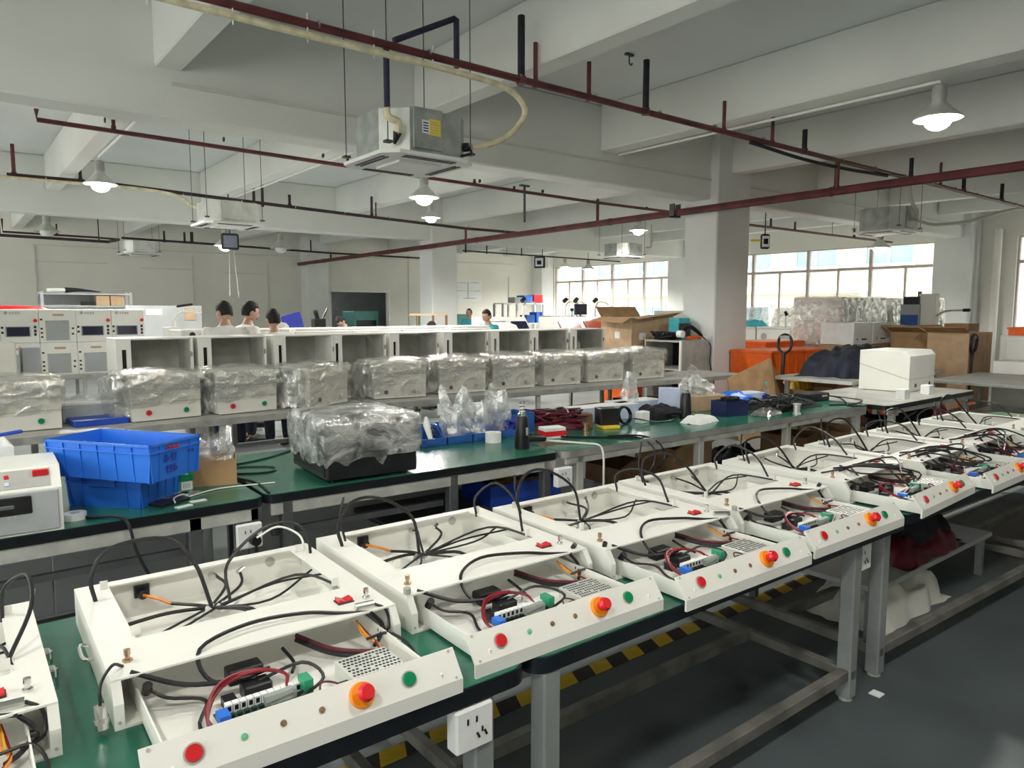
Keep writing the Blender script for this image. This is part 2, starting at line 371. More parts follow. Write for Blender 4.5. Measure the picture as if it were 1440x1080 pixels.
# ------------------------------------------------------------------ ceiling services
def pipe_run(name, label, pts, r, m, drops=(), dm=None, group=None, clamps=0, cm='chrome'):
    t = thing(name, label, 'pipe', pts[0])
    o0 = V(pts[0]); g = G().tube([V(p)-o0 for p in pts], r, 10, 1); g.put('pipe', m, t)
    for (x, y, z0, z1, rr, mm) in drops:
        G().cyl(V((x, y, z0))-o0, V((x, y, z1))-o0, rr, 8).put('drop_pipe', mm, t)
        G().cyl(V((x, y, z0-.02))-o0, V((x, y, z0+.05))-o0, rr*1.35, 8).put('tee', m, t)
    for k in range(clamps):
        q = V(pts[0]).lerp(V(pts[-1]), (k+.5)/clamps)-o0; d = (V(pts[-1])-V(pts[0])).normalized()*.008
        G().cyl(q-d, q+d, r*1.14, 10).put('clamp', cm, t)
    return t
MX = 10.1
pipe_run('sprinkler_main', 'thick dark red sprinkler main running past the near column to the back wall', [(MX, -5.4, 3.45), (MX, 25.1, 3.36)], .062, 'maroon_paint',
         [(MX, 5.42, 3.44, 3.83, .035, 'maroon_paint'), (MX, 10.19, 3.41, 3.78, .03, 'maroon_paint'), (MX, 14.67, 3.4, 3.7, .03, 'maroon_paint'), (MX, 22.4, 3.37, 3.62, .03, 'maroon_paint')], clamps=7, cm='maroon_paint')
c = thing('pipe_bracket', 'dark steel pipe bracket clamped on the red main in front of the near column', 'bracket', (MX, 8.3, 3.42))
G().box(-.09, -.05, -.09, .09, .05, -.065).box(-.09, -.05, -.09, -.065, .05, .14).box(.065, -.05, -.09, .09, .05, .14).put('bracket', 'dark_steel', c)
d1 = []
for px, py0, py1, m in ((733, 100, 22, 'black_foam'), (753, 112, 60, 'maroon_paint'), (828, 128, 87, 'maroon_paint'), (908, 155, 84, 'black_foam'), (1018, 180, 142, 'maroon_paint'), (1086, 200, 163, 'maroon_paint'), (1131, 214, 182, 'black_foam'), (1281, 246, 222, 'black_foam'), (1322, 258, 228, 'maroon_paint'), (1355, 250+15, 250, 'black_foam'), (1408, 285, 258, 'black_foam')):
    p = on_y(px, py0, 5.42); q = on_y(px, py1, 5.42); d1.append((p.x, 5.42, 3.84, min(q.z, 4.69), .034 if m == 'black_foam' else .022, m))
pipe_run('sprinkler_pipe', 'dark red sprinkler branch with many short drops crossing the nearest ceiling bay', [(-3, 5.42, 3.9), (1.6, 5.42, 3.88), (6, 5.42, 3.85), (12, 5.42, 3.84), (20.5, 5.42, 3.83)], .032, 'maroon_paint', d1, clamps=24)
t = thing('foam_sleeve_bundle', 'thin dark foam line tied beneath the nearest branch pipe at right', 'pipe', (8, 5.42, 3.8)); G().tube([(0, 0, 0), (1.2, 0, -.05), (2.4, 0, -.045), (3.6, 0, .0)], .024, 8).put('sleeve', 'black_foam', t)
P2 = [(1.02, 10.19, 4.05), (1.02, 10.19, 3.93), (4.8, 10.19, 3.87), (10.1, 10.19, 3.8), (12.2, 10.19, 3.8)]
pipe_run('sprinkler_pipe', 'dark red pipe with an upturned left end just beyond the first girder', P2, .028, 'maroon_paint', [(1.81, 10.19, 3.93, 4.05, .022, 'maroon_paint'), (4.9, 10.19, 3.87, 3.97, .022, 'dark_pipe'), (7.2, 10.19, 3.84, 3.93, .022, 'dark_pipe'), (8.05, 10.19, 3.82, 3.9, .02, 'dark_pipe')], clamps=8, cm='dark_pipe')
t = thing('pipe_hanger', 'thin black T-shaped hanger rod under the second branch pipe near the main', 'hanger', (8.3, 10.21, 3.3)); G().cyl((0, 0, 0), (0, 0, .62), .022, 8).put('rod', 'dark_steel', t); G().box(-.1, -.03, .62, .1, .03, .65).put('cross_bar', 'dark_steel', t)
P3 = [(1.0, 14.67, 3.95), (2.45, 14.67, 3.96), (4.0, 14.67, 3.9), (6.9, 14.67, 3.8), (10.1, 14.67, 3.7), (11.8, 14.67, 3.7)]
pipe_run('sprinkler_pipe', 'black branch pipe passing above the second air conditioner and the lit lamp at left', P3, .034, 'dark_pipe', [(1.1, 14.67, 3.95, 4.45, .03, 'maroon_paint'), (2.05, 14.67, 3.96, 4.35, .025, 'dark_pipe'), (5.75, 14.67, 3.85, 4.08, .03, 'dark_pipe'), (7.6, 14.67, 3.8, 4.22, .028, 'dark_pipe'), (7.7, 14.67, 3.8, 4.1, .015, 'dark_pipe'), (9.1, 14.67, 3.72, 4.0, .02, 'dark_pipe')], clamps=10)
g = thing('pipe_loop', 'black inverted U loop rising from the third branch pipe by the hanging cassette', 'pipe', (5.0, 14.6, 3.84)); G().tube([(0, 0, 0), (0, 0, .42), (.09, 0, .46), (.17, 0, .42), (.17, 0, -.06)], .03, 8, 1).put('loop', 'dark_pipe', g)
P4 = [(4.1, 22.8, 3.74), (6.6, 22.8, 3.7), (10.1, 22.8, 3.62), (13.9, 22.8, 3.6)]
pipe_run('sprinkler_pipe', 'thin black branch pipe near the back wall crossing under the far girder', P4, .032, 'dark_pipe', [(5.2, 22.8, 3.7, 4.0, .03, 'dark_pipe'), (5.75, 22.8, 3.7, 4.0, .03, 'dark_pipe'), (5.95, 22.8, 3.7, 4.02, .045, 'dark_pipe'), (7.2, 22.8, 3.68, 3.98, .03, 'dark_pipe'), (8.6, 22.8, 3.66, 3.95, .025, 'dark_pipe'), (9.6, 22.8, 3.63, 4.0, .025, 'dark_pipe')])
pipe_run('sprinkler_pipe', 'thin bent pipe ending in a hook at the far left near the back wall', [(1.35, 22.2, 4.0), (1.35, 22.2, 3.68), (3.4, 22.2, 3.66), (3.95, 22.2, 3.64)], .026, 'dark_pipe', [(2.5, 22.2, 3.66, 3.95, .02, 'dark_pipe')])
pipe_run('sprinkler_pipe', 'lowest black pipe at the far left that turns back towards the back wall', [(.4, 20.6, 3.47), (3.4, 20.6, 3.43), (3.75, 21.3, 3.55)], .035, 'dark_pipe', [(1.2, 20.6, 3.46, 4.68, .012, 'dark_pipe'), (3.2, 20.6, 3.44, 4.68, .012, 'dark_pipe')])
a = on_x(1056, 315, 17.0); b = on_x(1205, 336, 17.0)
pipe_run('sprinkler_pipe', 'dark red branch pipe to the right of the near column before the windows', [(13.2, 9.5, 3.6), (20.8, 9.5, 3.6)], .03, 'maroon_paint', [(14.0, 9.5, 3.6, 4.69, .007, 'dark_pipe'), (17.6, 9.5, 3.6, 4.69, .007, 'dark_pipe'), (14.9, 9.5, 3.6, 3.8, .025, 'dark_pipe'), (15.9, 9.5, 3.6, 3.8, .025, 'maroon_paint'), (18.7, 9.5, 3.6, 3.8, .03, 'dark_pipe')])
pipe_run('sprinkler_pipe', 'thin dark pipe right of the far column leading to the display box', [(12.7, 18.6, 3.55), (19.6, 18.6, 3.5)], .025, 'dark_pipe', [(14.4, 18.6, 3.52, 4.69, .007, 'dark_pipe'), (18.0, 18.6, 3.52, 4.69, .007, 'dark_pipe'), (12.8, 18.6, 3.52, 3.9, .03, 'dark_pipe'), (13.6, 18.6, 3.52, 3.85, .02, 'dark_pipe'), (15.0, 18.6, 3.52, 3.75, .02, 'dark_pipe')])

# cassette air conditioners
def cassette(loc, s, label, body='galvanized', rods=SLAB, sticker=False, h=.32):
    t = thing('cassette_air_conditioner', label, 'air conditioner', loc, 0, 'ceiling cassettes'); z0 = .06
    g = G(); c = .12; q = s/2
    g.prism([(-q+c, -q), (q-c, -q), (q, -q+c), (q, q-c), (q-c, q), (-q+c, q), (-q, q-c), (-q, -q+c)], 'z', 0.02, .05)
    p = g.put('fascia_panel', 'ac_white', t)
    G().prism([(-q*.45, -q*.45), (q*.45, -q*.45), (q*.45, q*.45), (-q*.45, q*.45)], 'z', 0, .021).put('grille', 'ac_white', p)
    for a in range(4):
        o = G().box(-q*.55, -q*.86, .012, q*.55, -q*.8, .0195).box(-q*.55, -q*.75, .012, q*.55, -q*.72, .0195).put('louvre_slot', 'black_plastic', p); o.rotation_euler = (0, 0, a*pi/2)
    b = q*.86; k = .2*s
    g = G().prism([(-b+k, -b), (b-k*.5, -b), (b, -b+k*.5), (b, b-k), (b-k, b), (-b+k, b), (-b, b-k), (-b, -b+k)], 'z', z0, z0+h); body_o = g.put('casing', body, t)
    G().prism([(-b-.004, -b+k), (-b+k, -b-.004), (-b+k+.004, -b), (-b, -b+k+.004)], 'z', z0, z0+h*.98).put('corner_plate', 'galv_bright', body_o)
    G().box(-b+k+.03, -b-.018, z0+.03, b-k*.5-.2, -b+.01, z0+h+.01, .005).put('control_box', body, body_o)
    for sx in (-1, 1):
        for sy in (-1, 1):
            G().cyl((sx*b*1.04, sy*b*.98, z0+.04), (sx*b*1.04, sy*b*.98, rods-loc[2]), .005, 6).put('hanger_rod', 'dark_steel', t)
            G().box(sx*b*1.04-.03, sy*b*.98-.03, z0+.04, sx*b*1.04+.03, sy*b*.98+.03, z0+.06).put('hanger_bracket', 'dark_steel', t)
    if sticker:
        l = G().box(-.10, -b-.022, z0+.16, -.03, -b-.0175, z0+.27).put('white_label', 'paper_white', body_o, label='white maker label'); G().box(-.028, -b-.022, z0+.15, .08, -b-.0175, z0+.285).put('yellow_label', 'label_yellow', body_o, label='yellow warning label')
        g = G()
        for r_ in range(5): g.box(-.02, -b-.0235, z0+.17+r_*.022, .07-.01*(r_ % 3), -b-.022, z0+.176+r_*.022)
        g.put('label_print', 'ink_grey', body_o)
        g = G()
        for r_ in range(4): g.box(-.092, -b-.0235, z0+.175+r_*.022, -.04, -b-.022, z0+.185+r_*.022)
        g.put('label_print', 'ink_blue', body_o)
        G().cyl((b-.03, -b+.1, z0+.12), (b+.02, -b+.04, z0+.12), .04, 10).put('drain_socket', 'black_plastic', body_o)
        G().tube([(b-.1, -b-.01, z0+.02), (b, -b-.03, z0+.05), (b+.02, -b+.05, z0+.12)], .012, 6).put('drain_cable', 'rubber', body_o)
    return t
AC1 = (3.42, 5.88, 3.02)
cassette(AC1, .93, 'nearest ceiling cassette air conditioner with a yellow label above the middle benches', sticker=True, h=.36)
cassette((3.85, 12.55, 3.1), .98, 'ceiling cassette air conditioner beside the small lilac screen at left', body='galv_bright')
cassette((4.35, 21.9, 3.2), .95, 'most distant ceiling cassette air conditioner, in front of the back wall at left', body='galv_bright')
cassette((14.4, 13.6, 3.1), .98, 'ceiling cassette air conditioner left of the near column in front of the windows')
cassette((14.55, 6.75, 3.2), 1.0, 'grey ceiling cassette air conditioner at far right above the glowing pendant', h=.42)
# drain and refrigerant lines of the nearest one
zp = 3.79
t = thing('drain_hose', 'cream foam-wrapped hose tied under the nearest red pipe and curling down to the air conditioner', 'hose', (0, 0, 0))
cx = AC1[0]; pts = [(-2.5, 5.40, 3.82), (1.3, 5.40, 3.80), (2.2, 5.40, 3.79), (3.0, 5.38, 3.78), (3.7, 5.35, 3.76), (4.15, 5.34, 3.72), (4.36, 5.36, 3.58), (4.28, 5.40, 3.40), (4.08, 5.44, 3.26), (3.86, 5.50, 3.2)]
G().tube(pts, .028, 8).put('hose', 'cream_foam', t)
for k in range(9): G().cyl((-1+k*.55, 5.41, 3.74), (-1+k*.55, 5.41, 3.95), .006, 6).put('tie', 'wire_white', t)
t = thing('refrigerant_line', 'navy foam pipe dropping from the ceiling and bending cream into the nearest air conditioner', 'pipe', (0, 0, 0))
q0 = on_y(543, 72, 5.45); q1 = on_y(543, 155, 5.45)
G().tube([(q0.x, 5.45, 3.86), (q0.x, 5.45, q1.z)], .026, 8, 1).put('navy_pipe', 'navy_foam', t)
G().tube([(q1.x, 5.45, q1.z+.02), (q1.x+.02, 5.45, q1.z-.05), (q1.x+.1, 5.44, q1.z-.08), (q1.x+.12, 5.48, q1.z-.16)], .032, 8).put('cream_bend', 'cream_foam', t)
G().cyl((q1.x+.12, 5.48, q1.z-.15), (q1.x+.11, 5.52, q1.z-.24), .04, 8, .012).put('nozzle', 'black_plastic', t)
t = thing('refrigerant_line', 'navy foam pipe rising to the slab from the nearest red pipe and turning sideways', 'pipe', (0, 0, 0))
a = on_y(642, 85, 5.46); b_ = on_y(642, 27, 5.46); c_ = on_z(548, 60, 3.92)
G().tube([(a.x, 5.46, 3.84), (a.x, 5.46, b_.z), (b_.x-.02, 5.46, b_.z), (c_.x+.02, 5.45, 3.93)], .026, 8, 1).put('navy_pipe', 'navy_foam', t)
t = thing('drain_hose', 'thin cream hose under the third branch pipe leading to the cassette at left', 'hose', (0, 0, 0))
G().tube([(-.5, 14.6, 3.9), (1.5, 14.6, 3.9), (2.6, 14.5, 3.9), (3.1, 14.2, 3.84), (3.35, 13.6, 3.7), (3.42, 13.1, 3.5), (3.45, 12.8, 3.42)], .025, 8).put('hose', 'cream_foam', t)
t = thing('drain_hose', 'pale hose sagging from the branch pipe to the far-right air conditioner', 'hose', (0, 0, 0))
G().tube([(14.95, 6.35, 3.45), (15.4, 6.2, 3.4), (16.2, 5.9, 3.5), (17.0, 5.6, 3.72), (17.6, 5.45, 3.83)], .032, 8).put('hose', 'grey_white', t)
G().tube([(14.3, 6.3, 4.6), (14.3, 6.25, 3.9), (14.45, 6.2, 3.6), (14.7, 6.25, 3.45)], .035, 8).put('branch_hose', 'grey_white', t)
t = thing('drain_hose', 'thin grey hose hooking down to the cassette left of the near column', 'hose', (0, 0, 0))
G().tube([(15.0, 13.1, 4.0), (15.0, 13.1, 3.5), (14.95, 13.1, 3.4), (14.85, 13.15, 3.4)], .022, 8).put('hose', 'dull_inner', t)

# pendant lamps
def pendant(x, y, ztop, zrim, d, label, lit=True, e=230):
    t = thing('pendant_lamp', label, 'lamp', (x, y, zrim), 0, 'bell pendant lamps'); r = d/2; h = .19*d/.47
    G().lathe([(r, 0), (r*1.02, .008), (r*.72, h*.34), (r*.36, h*.78), (r*.27, h), (r*.24, h*.98), (r*.33, h*.72), (r*.68, h*.3), (r*.97, 0)], n=24, cap=False).put('shade', 'galv_bright', t)
    b = G().lathe([(r*.27, h), (r*.3, h*1.25), (r*.28, h*1.75), (r*.12, h*1.85)], n=16).put('lamp_socket', 'dull_inner', t)
    G().cyl((0, 0, h*1.8), (0, 0, ztop-zrim), .012 if ztop-zrim < 1 else .008, 8).put('stem', 'white_metal', t)
    g = G().ball((0, 0, -h*.05), (r*.56, r*.56, r*.44), 16, 10)
    g.put('bulb', 'lamp_glow' if lit else 'ac_white', t)
    if lit:
        l = bpy.data.lights.new('bulb_light', 'SPOT'); l.spot_size = R(166); l.spot_blend = .35; l.energy = e*1.25; l.color = (1, .97, .9); l.shadow_soft_size = r*.5
        o = bpy.data.objects.new('bulb_light', l); COL.objects.link(o); o.parent = t; o.location = (0, 0, -r*.75)
    return t
pendant(8.06, 3.29, 4.03, 3.66, .46, 'nearest lit pendant lamp on a conduit at the upper right')
pendant(2.02, 3.3, 4.03, 3.66, .46, 'lit pendant lamp over the middle benches, above the picture', True, 45); pendant(1.98, .2, 4.03, 3.66, .46, 'unseen fill pendant added over the aisle behind the camera', True, 75); pendant(4.84, .2, 4.03, 3.66, .46, 'unseen fill pendant added over the aisle, right of the camera', True, 45); pendant(-1.02, .2, 4.03, 3.66, .46, 'unseen fill pendant added over the aisle, left of the camera', True, 90)  # aisle pendants are unseen fill lamps, added to light the sloped chassis panels
pendant(-.98, 3.3, 4.03, 3.66, .46, 'lit pendant lamp left of the wire machine, outside the picture', True, 75)
pendant(2.02, 12.6, 4.03, 3.62, .47, 'lit pendant lamp glowing at the upper left under the beam', True, 380)
pendant(5.7, 9.35, SLAB, 3.38, .45, 'lit pendant lamp just below the nearest air conditioner')
pendant(8.05, 12.95, 4.03, 3.62, .40, 'lit pendant lamp directly beneath the lamp under the nearest air conditioner', True, 380)
pendant(4.87, 16.1, BEAM, 3.1, .46, 'lit pendant lamp hanging beside the lilac screen at left', True, 560)
pendant(13.6, 12.3, SLAB, 3.68, .46, 'small lit pendant lamp just above the cassette left of the near column')
pendant(16.9, 7.98, GIR, 3.14, .48, 'lit pendant lamp directly under the far-right air conditioner')
pendant(18.4, 19.0, SLAB, 3.2, .46, 'lit pendant lamp, right one of the pair before the left windows', True, 420)
pendant(19.45, 21.4, BEAM, 3.42, .46, 'lit pendant lamp, left one of the pair before the left windows', True, 420)
p = on_y(66, 326, 21); pendant(p.x, 21, SLAB, p.z, .55, 'unlit white bell lamp at far left near the back wall', False)
p = on_y(395, 350, 20); pendant(p.x, 20, SLAB, p.z, .55, 'unlit white bell lamp between the lilac screen and the main pipe end', False)

# hanging display boxes
def display(loc, rz, w, h, d, label, face, box=None):
    t = thing('hanging_display', label, 'display', loc, rz, 'hanging displays')
    G().box(-w/2, -d, -h/2, w/2, 0, h/2, .03).put('housing', box or 'anodised_black', t)
    G().box(-w*.38, -d-.012, -h*.36, w*.38, -d+.005, h*.36, .004).put('screen', face, t)
    G().cyl((0, -d*.3, h/2), (0, -d*.3, SLAB-loc[2]), .014, 6).put('pole', 'dark_steel', t)
    return t
p = on_y(323, 340, 15.2); dd = display((p.x, 15.2, p.z), R(-8), .34, .33, .08, 'hanging dark display with a lilac screen beside a lit lamp at left', 'screen_lilac')
for k in (-.02, .06): G().cyl((k, -.04, -.16), (k*2.2, -.04, -1.1-.2*k), .008, 6).put('cable', 'grey_white', dd)
p = on_y(752, 369, 17.6); d2 = display((p.x+.36, 17.6, p.z), R(-62), .34, .34, .3, 'hanging white box display with a small dark screen near the left windows', 'paper_white', 'white_metal')
G().box(-.18, -.36, -.18, .18, -.3, .18, .02).put('bezel', 'anodised_black', d2); G().box(-.13, -.37, -.13, .13, -.358, .13).put('face', 'paper_white', d2); G().box(-.07, -.375, -.07, .07, -.369, .05).put('readout', 'screen_dark', d2)
p = on_y(1075, 340, 9.4); d3 = display((p.x, 9.4, p.z), R(-40), .20, .33, .09, 'hanging dark meter box just right of the near column', 'paper_white')
G().box(-.05, -.108, -.06, .05, -.1025, .06).put('readout', 'screen_dark', d3)
G().box(-.32, -.06, .0, -.1, -.04, .05).put('bracket_tag', 'label_yellow', d3)
t = thing('ceiling_hook', 'small dark hook screwed to the slab behind the nearest branch pipe', 'hook', on_z(885, 78, SLAB-.02)); G().box(-.06, -.02, -.005, .06, .02, .02).put('plate', 'dark_steel', t); G().tube([(0, 0, 0), (0, 0, -.08), (.03, 0, -.1), (.05, 0, -.08)], .01, 6).put('hook', 'dark_steel', t)
# ------------------------------------------------------------------ workbenches
def rrect(x0, y0, x1, y1, r, n=5):
    p = []
    for cx_, cy_, a in ((x1-r, y0+r, -90), (x1-r, y1-r, 0), (x0+r, y1-r, 90), (x0+r, y0+r, 180)):
        p += [(cx_+r*cos(R(a+90*k/n)), cy_+r*sin(R(a+90*k/n))) for k in range(n+1)]
    return p
def bench(label, loc, rz, L, D, h=.76, top='green_laminate', edge='black_edge', apron='alu_apron', leg='steel_paint', r=.06, th=.05, legs=(.1, .9), rails=True, ap=.05, group='workbenches', rail_m='steel_paint', lt=.065, low=.12, inset=.05):
    t = thing('workbench', label, 'workbench', loc, rz, group)
    G().prism(rrect(0, 0, L, D, r), 'z', h-th, h-.003).put('edge_band', edge, t)
    G().prism(rrect(.004, .004, L-.004, D-.004, r), 'z', h-.004, h).put('worktop', top, t)
    b = h-th; i = inset
    if ap:
        G().box(.03, i, b-ap, L-.03, i+.03, b, .004).put('apron', apron, t); G().box(.03, D-i-.03, b-ap, L-.03, D-i, b, .004).put('apron', apron, t)
    for fx in legs:
        x = fx*L
        for y in (i+lt/2, D-i-lt/2):
            G().box(x-lt/2, y-lt/2, .012, x+lt/2, y+lt/2, b, .006).put('leg', leg, t)
            G().cyl((x, y, 0), (x, y, .02), .03, 10).put('foot', 'dull_inner', t)
        if rails: G().box(x-.022, i, low-.02, x+.022, D-i, low+.025, .004).put('cross_rail', rail_m, t)
    if rails:
        for y in ((D*.47, D-i-.03, i+.03) if rail_m == 'rusty_rail' else (D*.47, D-i-.03)): G().box(legs[0]*L, y-.024, low-.02, legs[-1]*L, y+.024, low+.03, .004).put('stretcher', rail_m, t)
    return t
def socket(loc, label, plug=False, rz=0, w=.12, h=.12, d=.05):
    t = thing('power_socket', label, 'socket', loc, rz, 'bench power sockets')
    G().box(-w/2, -d, -h/2, w/2, 0, h/2, .006).put('socket_box', 'paper_white', t)
    g = G()
    for sx in (-1, 1):
        g.bar((sx*.014-.01, -d-.0005, .025), (.005, .003, .016)); g.prism([(sx*.012+.022, -.03), (sx*.012+.028, -.028), (sx*.012+.02, -.012), (sx*.012+.014, -.014)], 'y', -d-.002, -d+.001)
    g.bar((.022, -d-.0005, -.008), (.005, .003, .014)); g.put('pin_slot', 'black_plastic', t)
    if plug: G().cyl((.02, -d-.04, -.02), (.02, -d, -.02), .026, 12, .03).tube([(.02, -d-.03, -.03), (.02, -d-.03, -.12), (.03, -d+.0, -.3)], .007, 6).put('plug', 'rubber', t)
    return t
FB = bench('front green workbench at the left edge of the picture, under the nearest chassis', (-1.0, 1.487, 0), 0, 2.235, 1.15, legs=(.12, .93), ap=.0, inset=.003, rail_m='rusty_rail')
bench('middle front green workbench carrying the second to fourth complete open chassis', (1.25, 1.487, 0), R(-.2), 2.31, 1.15, legs=(.03, .80), ap=.0, inset=.003, rail_m='rusty_rail')
FB3 = bench('front workbench at right with bags piled on its lower shelf, slightly turned', (3.575, 1.50, 0), R(-2.0), 2.1, 1.15, legs=(-.075, .95), ap=.0, inset=.003, rail_m='rusty_rail')
bench('furthest front workbench at the right edge under the last two open chassis', (5.7, 1.43, 0), R(-1), 2.3, 1.2, legs=(.05, .95), ap=.0, rail_m='rusty_rail')
G().box(3.22, 1.42, 0.001, 3.27, 1.47, .005).put('floor_sticker', 'paper_white'); tag(bpy.data.objects['floor_sticker'], 'small white sticker stuck to the floor at a bench foot', 'sticker')
socket((1.04, 1.53, .645), 'white socket box under the front bench edge left of the bench joint')
socket((3.2, 1.56, .63), 'white socket box under the front bench edge near the right end', w=.14)

# ------------------------------------------------------------------ open chassis on the front benches
SN = V((0, -.809, .588)); ST = V((0, .588, .809))
def slope(x, s=0, d=0): return V((x, .025, .070))+ST*s+SN*d
def make_chassis():
    t = thing('open_chassis', 'x', 'chassis', (0, 0, 0), 0, 'open white chassis on the front benches')
    prof = [(.34, 0), (.34, .062), (.372, .108), (1.08, .108), (1.08, 0)]
    for s, n in ((-1, 0), (1, 1)):
        a, b = (-.375, -.353) if s < 0 else (.353, .375)
        sp = G().prism(prof, 'x', a, b).put('side_plate', 'white_metal', t)
        for z in (.018, .09): G().cyl((.5*(a+b), .3385 if z < .06 else .362, z), (.5*(a+b), .345 if z < .06 else .368, z), .004, 6).put('rivet', 'dull_inner', sp)
        if s < 0: G().tube([(a, .66, .05), (a-.022, .66, .055), (a-.026, .71, .055), (a-.022, .76, .055), (a, .76, .05)], .005, 6, 3).put('handle', 'chrome', sp)
        else:
            for y in (.62, .74): G().box(b, y-.018, .06, b+.018, y+.018, .085, .004).box(b+.014, y-.006, .03, b+.022, y+.006, .08).put('latch', 'chrome', sp)
    g = G().box(-.375, .37, .106, .375, .585, .111).box(-.375, .585, .106, -.285, 1.08, .111).box(.30, .585, .106, .375, 1.08, .111).box(-.285, 1.04, .106, .30, 1.08, .111)
    g.put('top_plate', 'white_metal', t)
    G().box(-.353, 1.072, .004, .353, 1.08, .106).put('back_wall', 'white_metal', t)
    G().box(-.353, .34, 0, .353, 1.072, .006).put('base_plate', 'white_metal', t)
    G().box(-.34, .585, .05, .34, .588, .106).put('inner_wall', 'white_metal', t)
    for x, y in ((-.30, 1.02), (-.28, .605), (.315, 1.0), (.29, .615)): G().box(x-.011, y-.002, .111, x+.011, y+.002, .138).put('tab', 'white_metal', t)
    tr = G().box(-.315, .01, .008, .315, .8, .012).box(-.318, .01, .008, -.314, .8, .062).box(.314, .01, .008, .318, .8, .062).put('tray', 'white_metal', t)
    fp = G().prism([(0, 0), (0, .038), (.050, .103), (.055, .099), (.008, .036), (.008, 0)], 'x', -.372, .372).put('front_panel', 'white_metal', t, ang=18)
    for sx in (-1, 1):
        for q in (-.034, .034): G().cyl(slope(sx*.355, q, -.001), slope(sx*.355, q, .002), .004, 6).put('rivet', 'dull_inner', fp)
    # red push button, three indicator lamps, emergency stop, green push button
    G().cyl(slope(-.274, 0, -.002), slope(-.274, 0, .005), .021, 18).put('button_bezel', 'dull_inner', fp); G().cyl(slope(-.274, 0, .004), slope(-.274, 0, .011), .018, 18, .0165).put('red_button', 'red_plastic', fp, label='red push button')
    for k, (x, m) in enumerate(((-.172, 'led_green'), (-.087, 'brass'), (.002, 'brass'))): G().cyl(slope(x, -.002, 0), slope(x, -.002, .004), .0075, 10).cyl(slope(x, -.002, .004), slope(x, -.002, .007), .004, 8).put('indicator', m, fp)
    es = G().cyl(slope(.102, 0, 0), slope(.102, 0, .012), .0315, 24, .029).put('estop_collar', 'estop_yellow', fp, label='orange emergency stop collar')
    G().cyl(slope(.102, 0, .012), slope(.102, 0, .03), .014, 16).cyl(slope(.102, 0, .026), slope(.102, 0, .034), .016, 20, .0215).cyl(slope(.102, 0, .034), slope(.102, 0, .046), .0215, 20, .016).put('estop_knob', 'estop_red', fp, label='red emergency stop knob')
    G().cyl(slope(.228, 0, -.002), slope(.228, 0, .004), .0205, 18).put('button_bezel', 'dull_inner', fp); G().cyl(slope(.228, 0, .004), slope(.228, 0, .010), .0175, 18, .016).put('green_button', 'green_plastic', fp, label='green push button')
    # fittings on the top plate
    rs = G().box(.235, .46, .111, .285, .50, .115, .001).put('switch_frame', 'black_plastic', t); G().prism([(.238, .114), (.282, .114), (.282, .122), (.26, .117), (.238, .126)], 'y', .464, .496).put('rocker', 'red_plastic', rs, label='red rocker switch')
    for x, y in ((-.325, .455), (.325, .465)): G().cyl((x, y, .111), (x, y, .117), .012, 6).cyl((x, y, .117), (x, y, .128), .006, 8).cyl((x, y, .128), (x, y, .142), .008, 8).put('fitting', 'brass' if x < 0 else 'chrome', t)
    # back wall fittings
    G().box(-.21, 1.062, .045, -.165, 1.072, .085).cyl((-.187, 1.063, .062), (-.187, 1.04, .058), .016, 10).put('inlet', 'black_plastic', t)
    G().cyl((.235, 1.068, .072), (.235, 1.0725, .072), .017, 16).put('cable_hole', 'dull_inner', t)
    G().cyl((.03, 1.07, .07), (.03, 1.045, .072), .011, 8).cyl((.03, 1.045, .072), (.03, 1.035, .072), .014, 8).put('nozzle', 'chrome', t)
    # tray contents
    ps = G().box(.125, .09, .012, .27, .24, .062, .002).put('power_supply', 'galv_bright', tr)
    g = G()
    for i in range(13):
        for j in range(9):
            if (i*7+j*3) % 11: g.cyl((.134+i*.0105+(j % 2)*.005, .104+j*.015, .0622), (.134+i*.0105+(j % 2)*.005, .104+j*.015, .0628), .0042, 6)
    g.put('perforation', 'anodised_black', tr, kind='stuff')
    G().box(.10, .10, .014, .126, .16, .045).put('terminal_block', 'black_plastic', tr)
    pc = G().at((0, .085, .02)).box(-.19, .05, .018, .035, .12, .021).put('circuit_board', 'pcb_green', tr)
    g = G().at((0, .085, .02)); h = G().at((0, .085, .02))
    for k in range(11):
        x = -.165+k*.0165; g.box(x, .1, .021, x+.0145, .118, .042); h.box(x+.003, .0995, .026, x+.0115, .1005, .038); h.box(x+.003, .07, .021, x+.012, .082, .032)
    g.put('connector_row', 'paper_white', pc); h.put('contact_row', 'black_plastic', pc)
    G().at((0, .085, .02)).box(-.19, .058, .021, -.165, .098, .04).put('blue_terminal', 'blue_plastic', pc); G().at((0, .085, .02)).box(.012, .07, .021, .035, .115, .058).put('green_terminal', 'terminal_green', pc)
    G().at((0, .085, .02)).box(-.085, .062, .03, -.01, .078, .052).cyl((-.085, .07, .04), (-.02, .07, .048), .012, 8).put('plug_shell', 'galvanized', pc)
    G().box(-.11, .36, .012, -.02, .41, .052, .004).put('relay', 'anodised_black', tr); G().box(-.10, .26, .012, -.03, .31, .05, .004).put('relay', 'anodised_black', tr); G().box(-.04, .32, .012, .03, .355, .03).put('module', 'paper_white', tr)
    G().box(-.15, .25, .012, -.12, .29, .035).put('relay', 'black_plastic', tr)
    return t
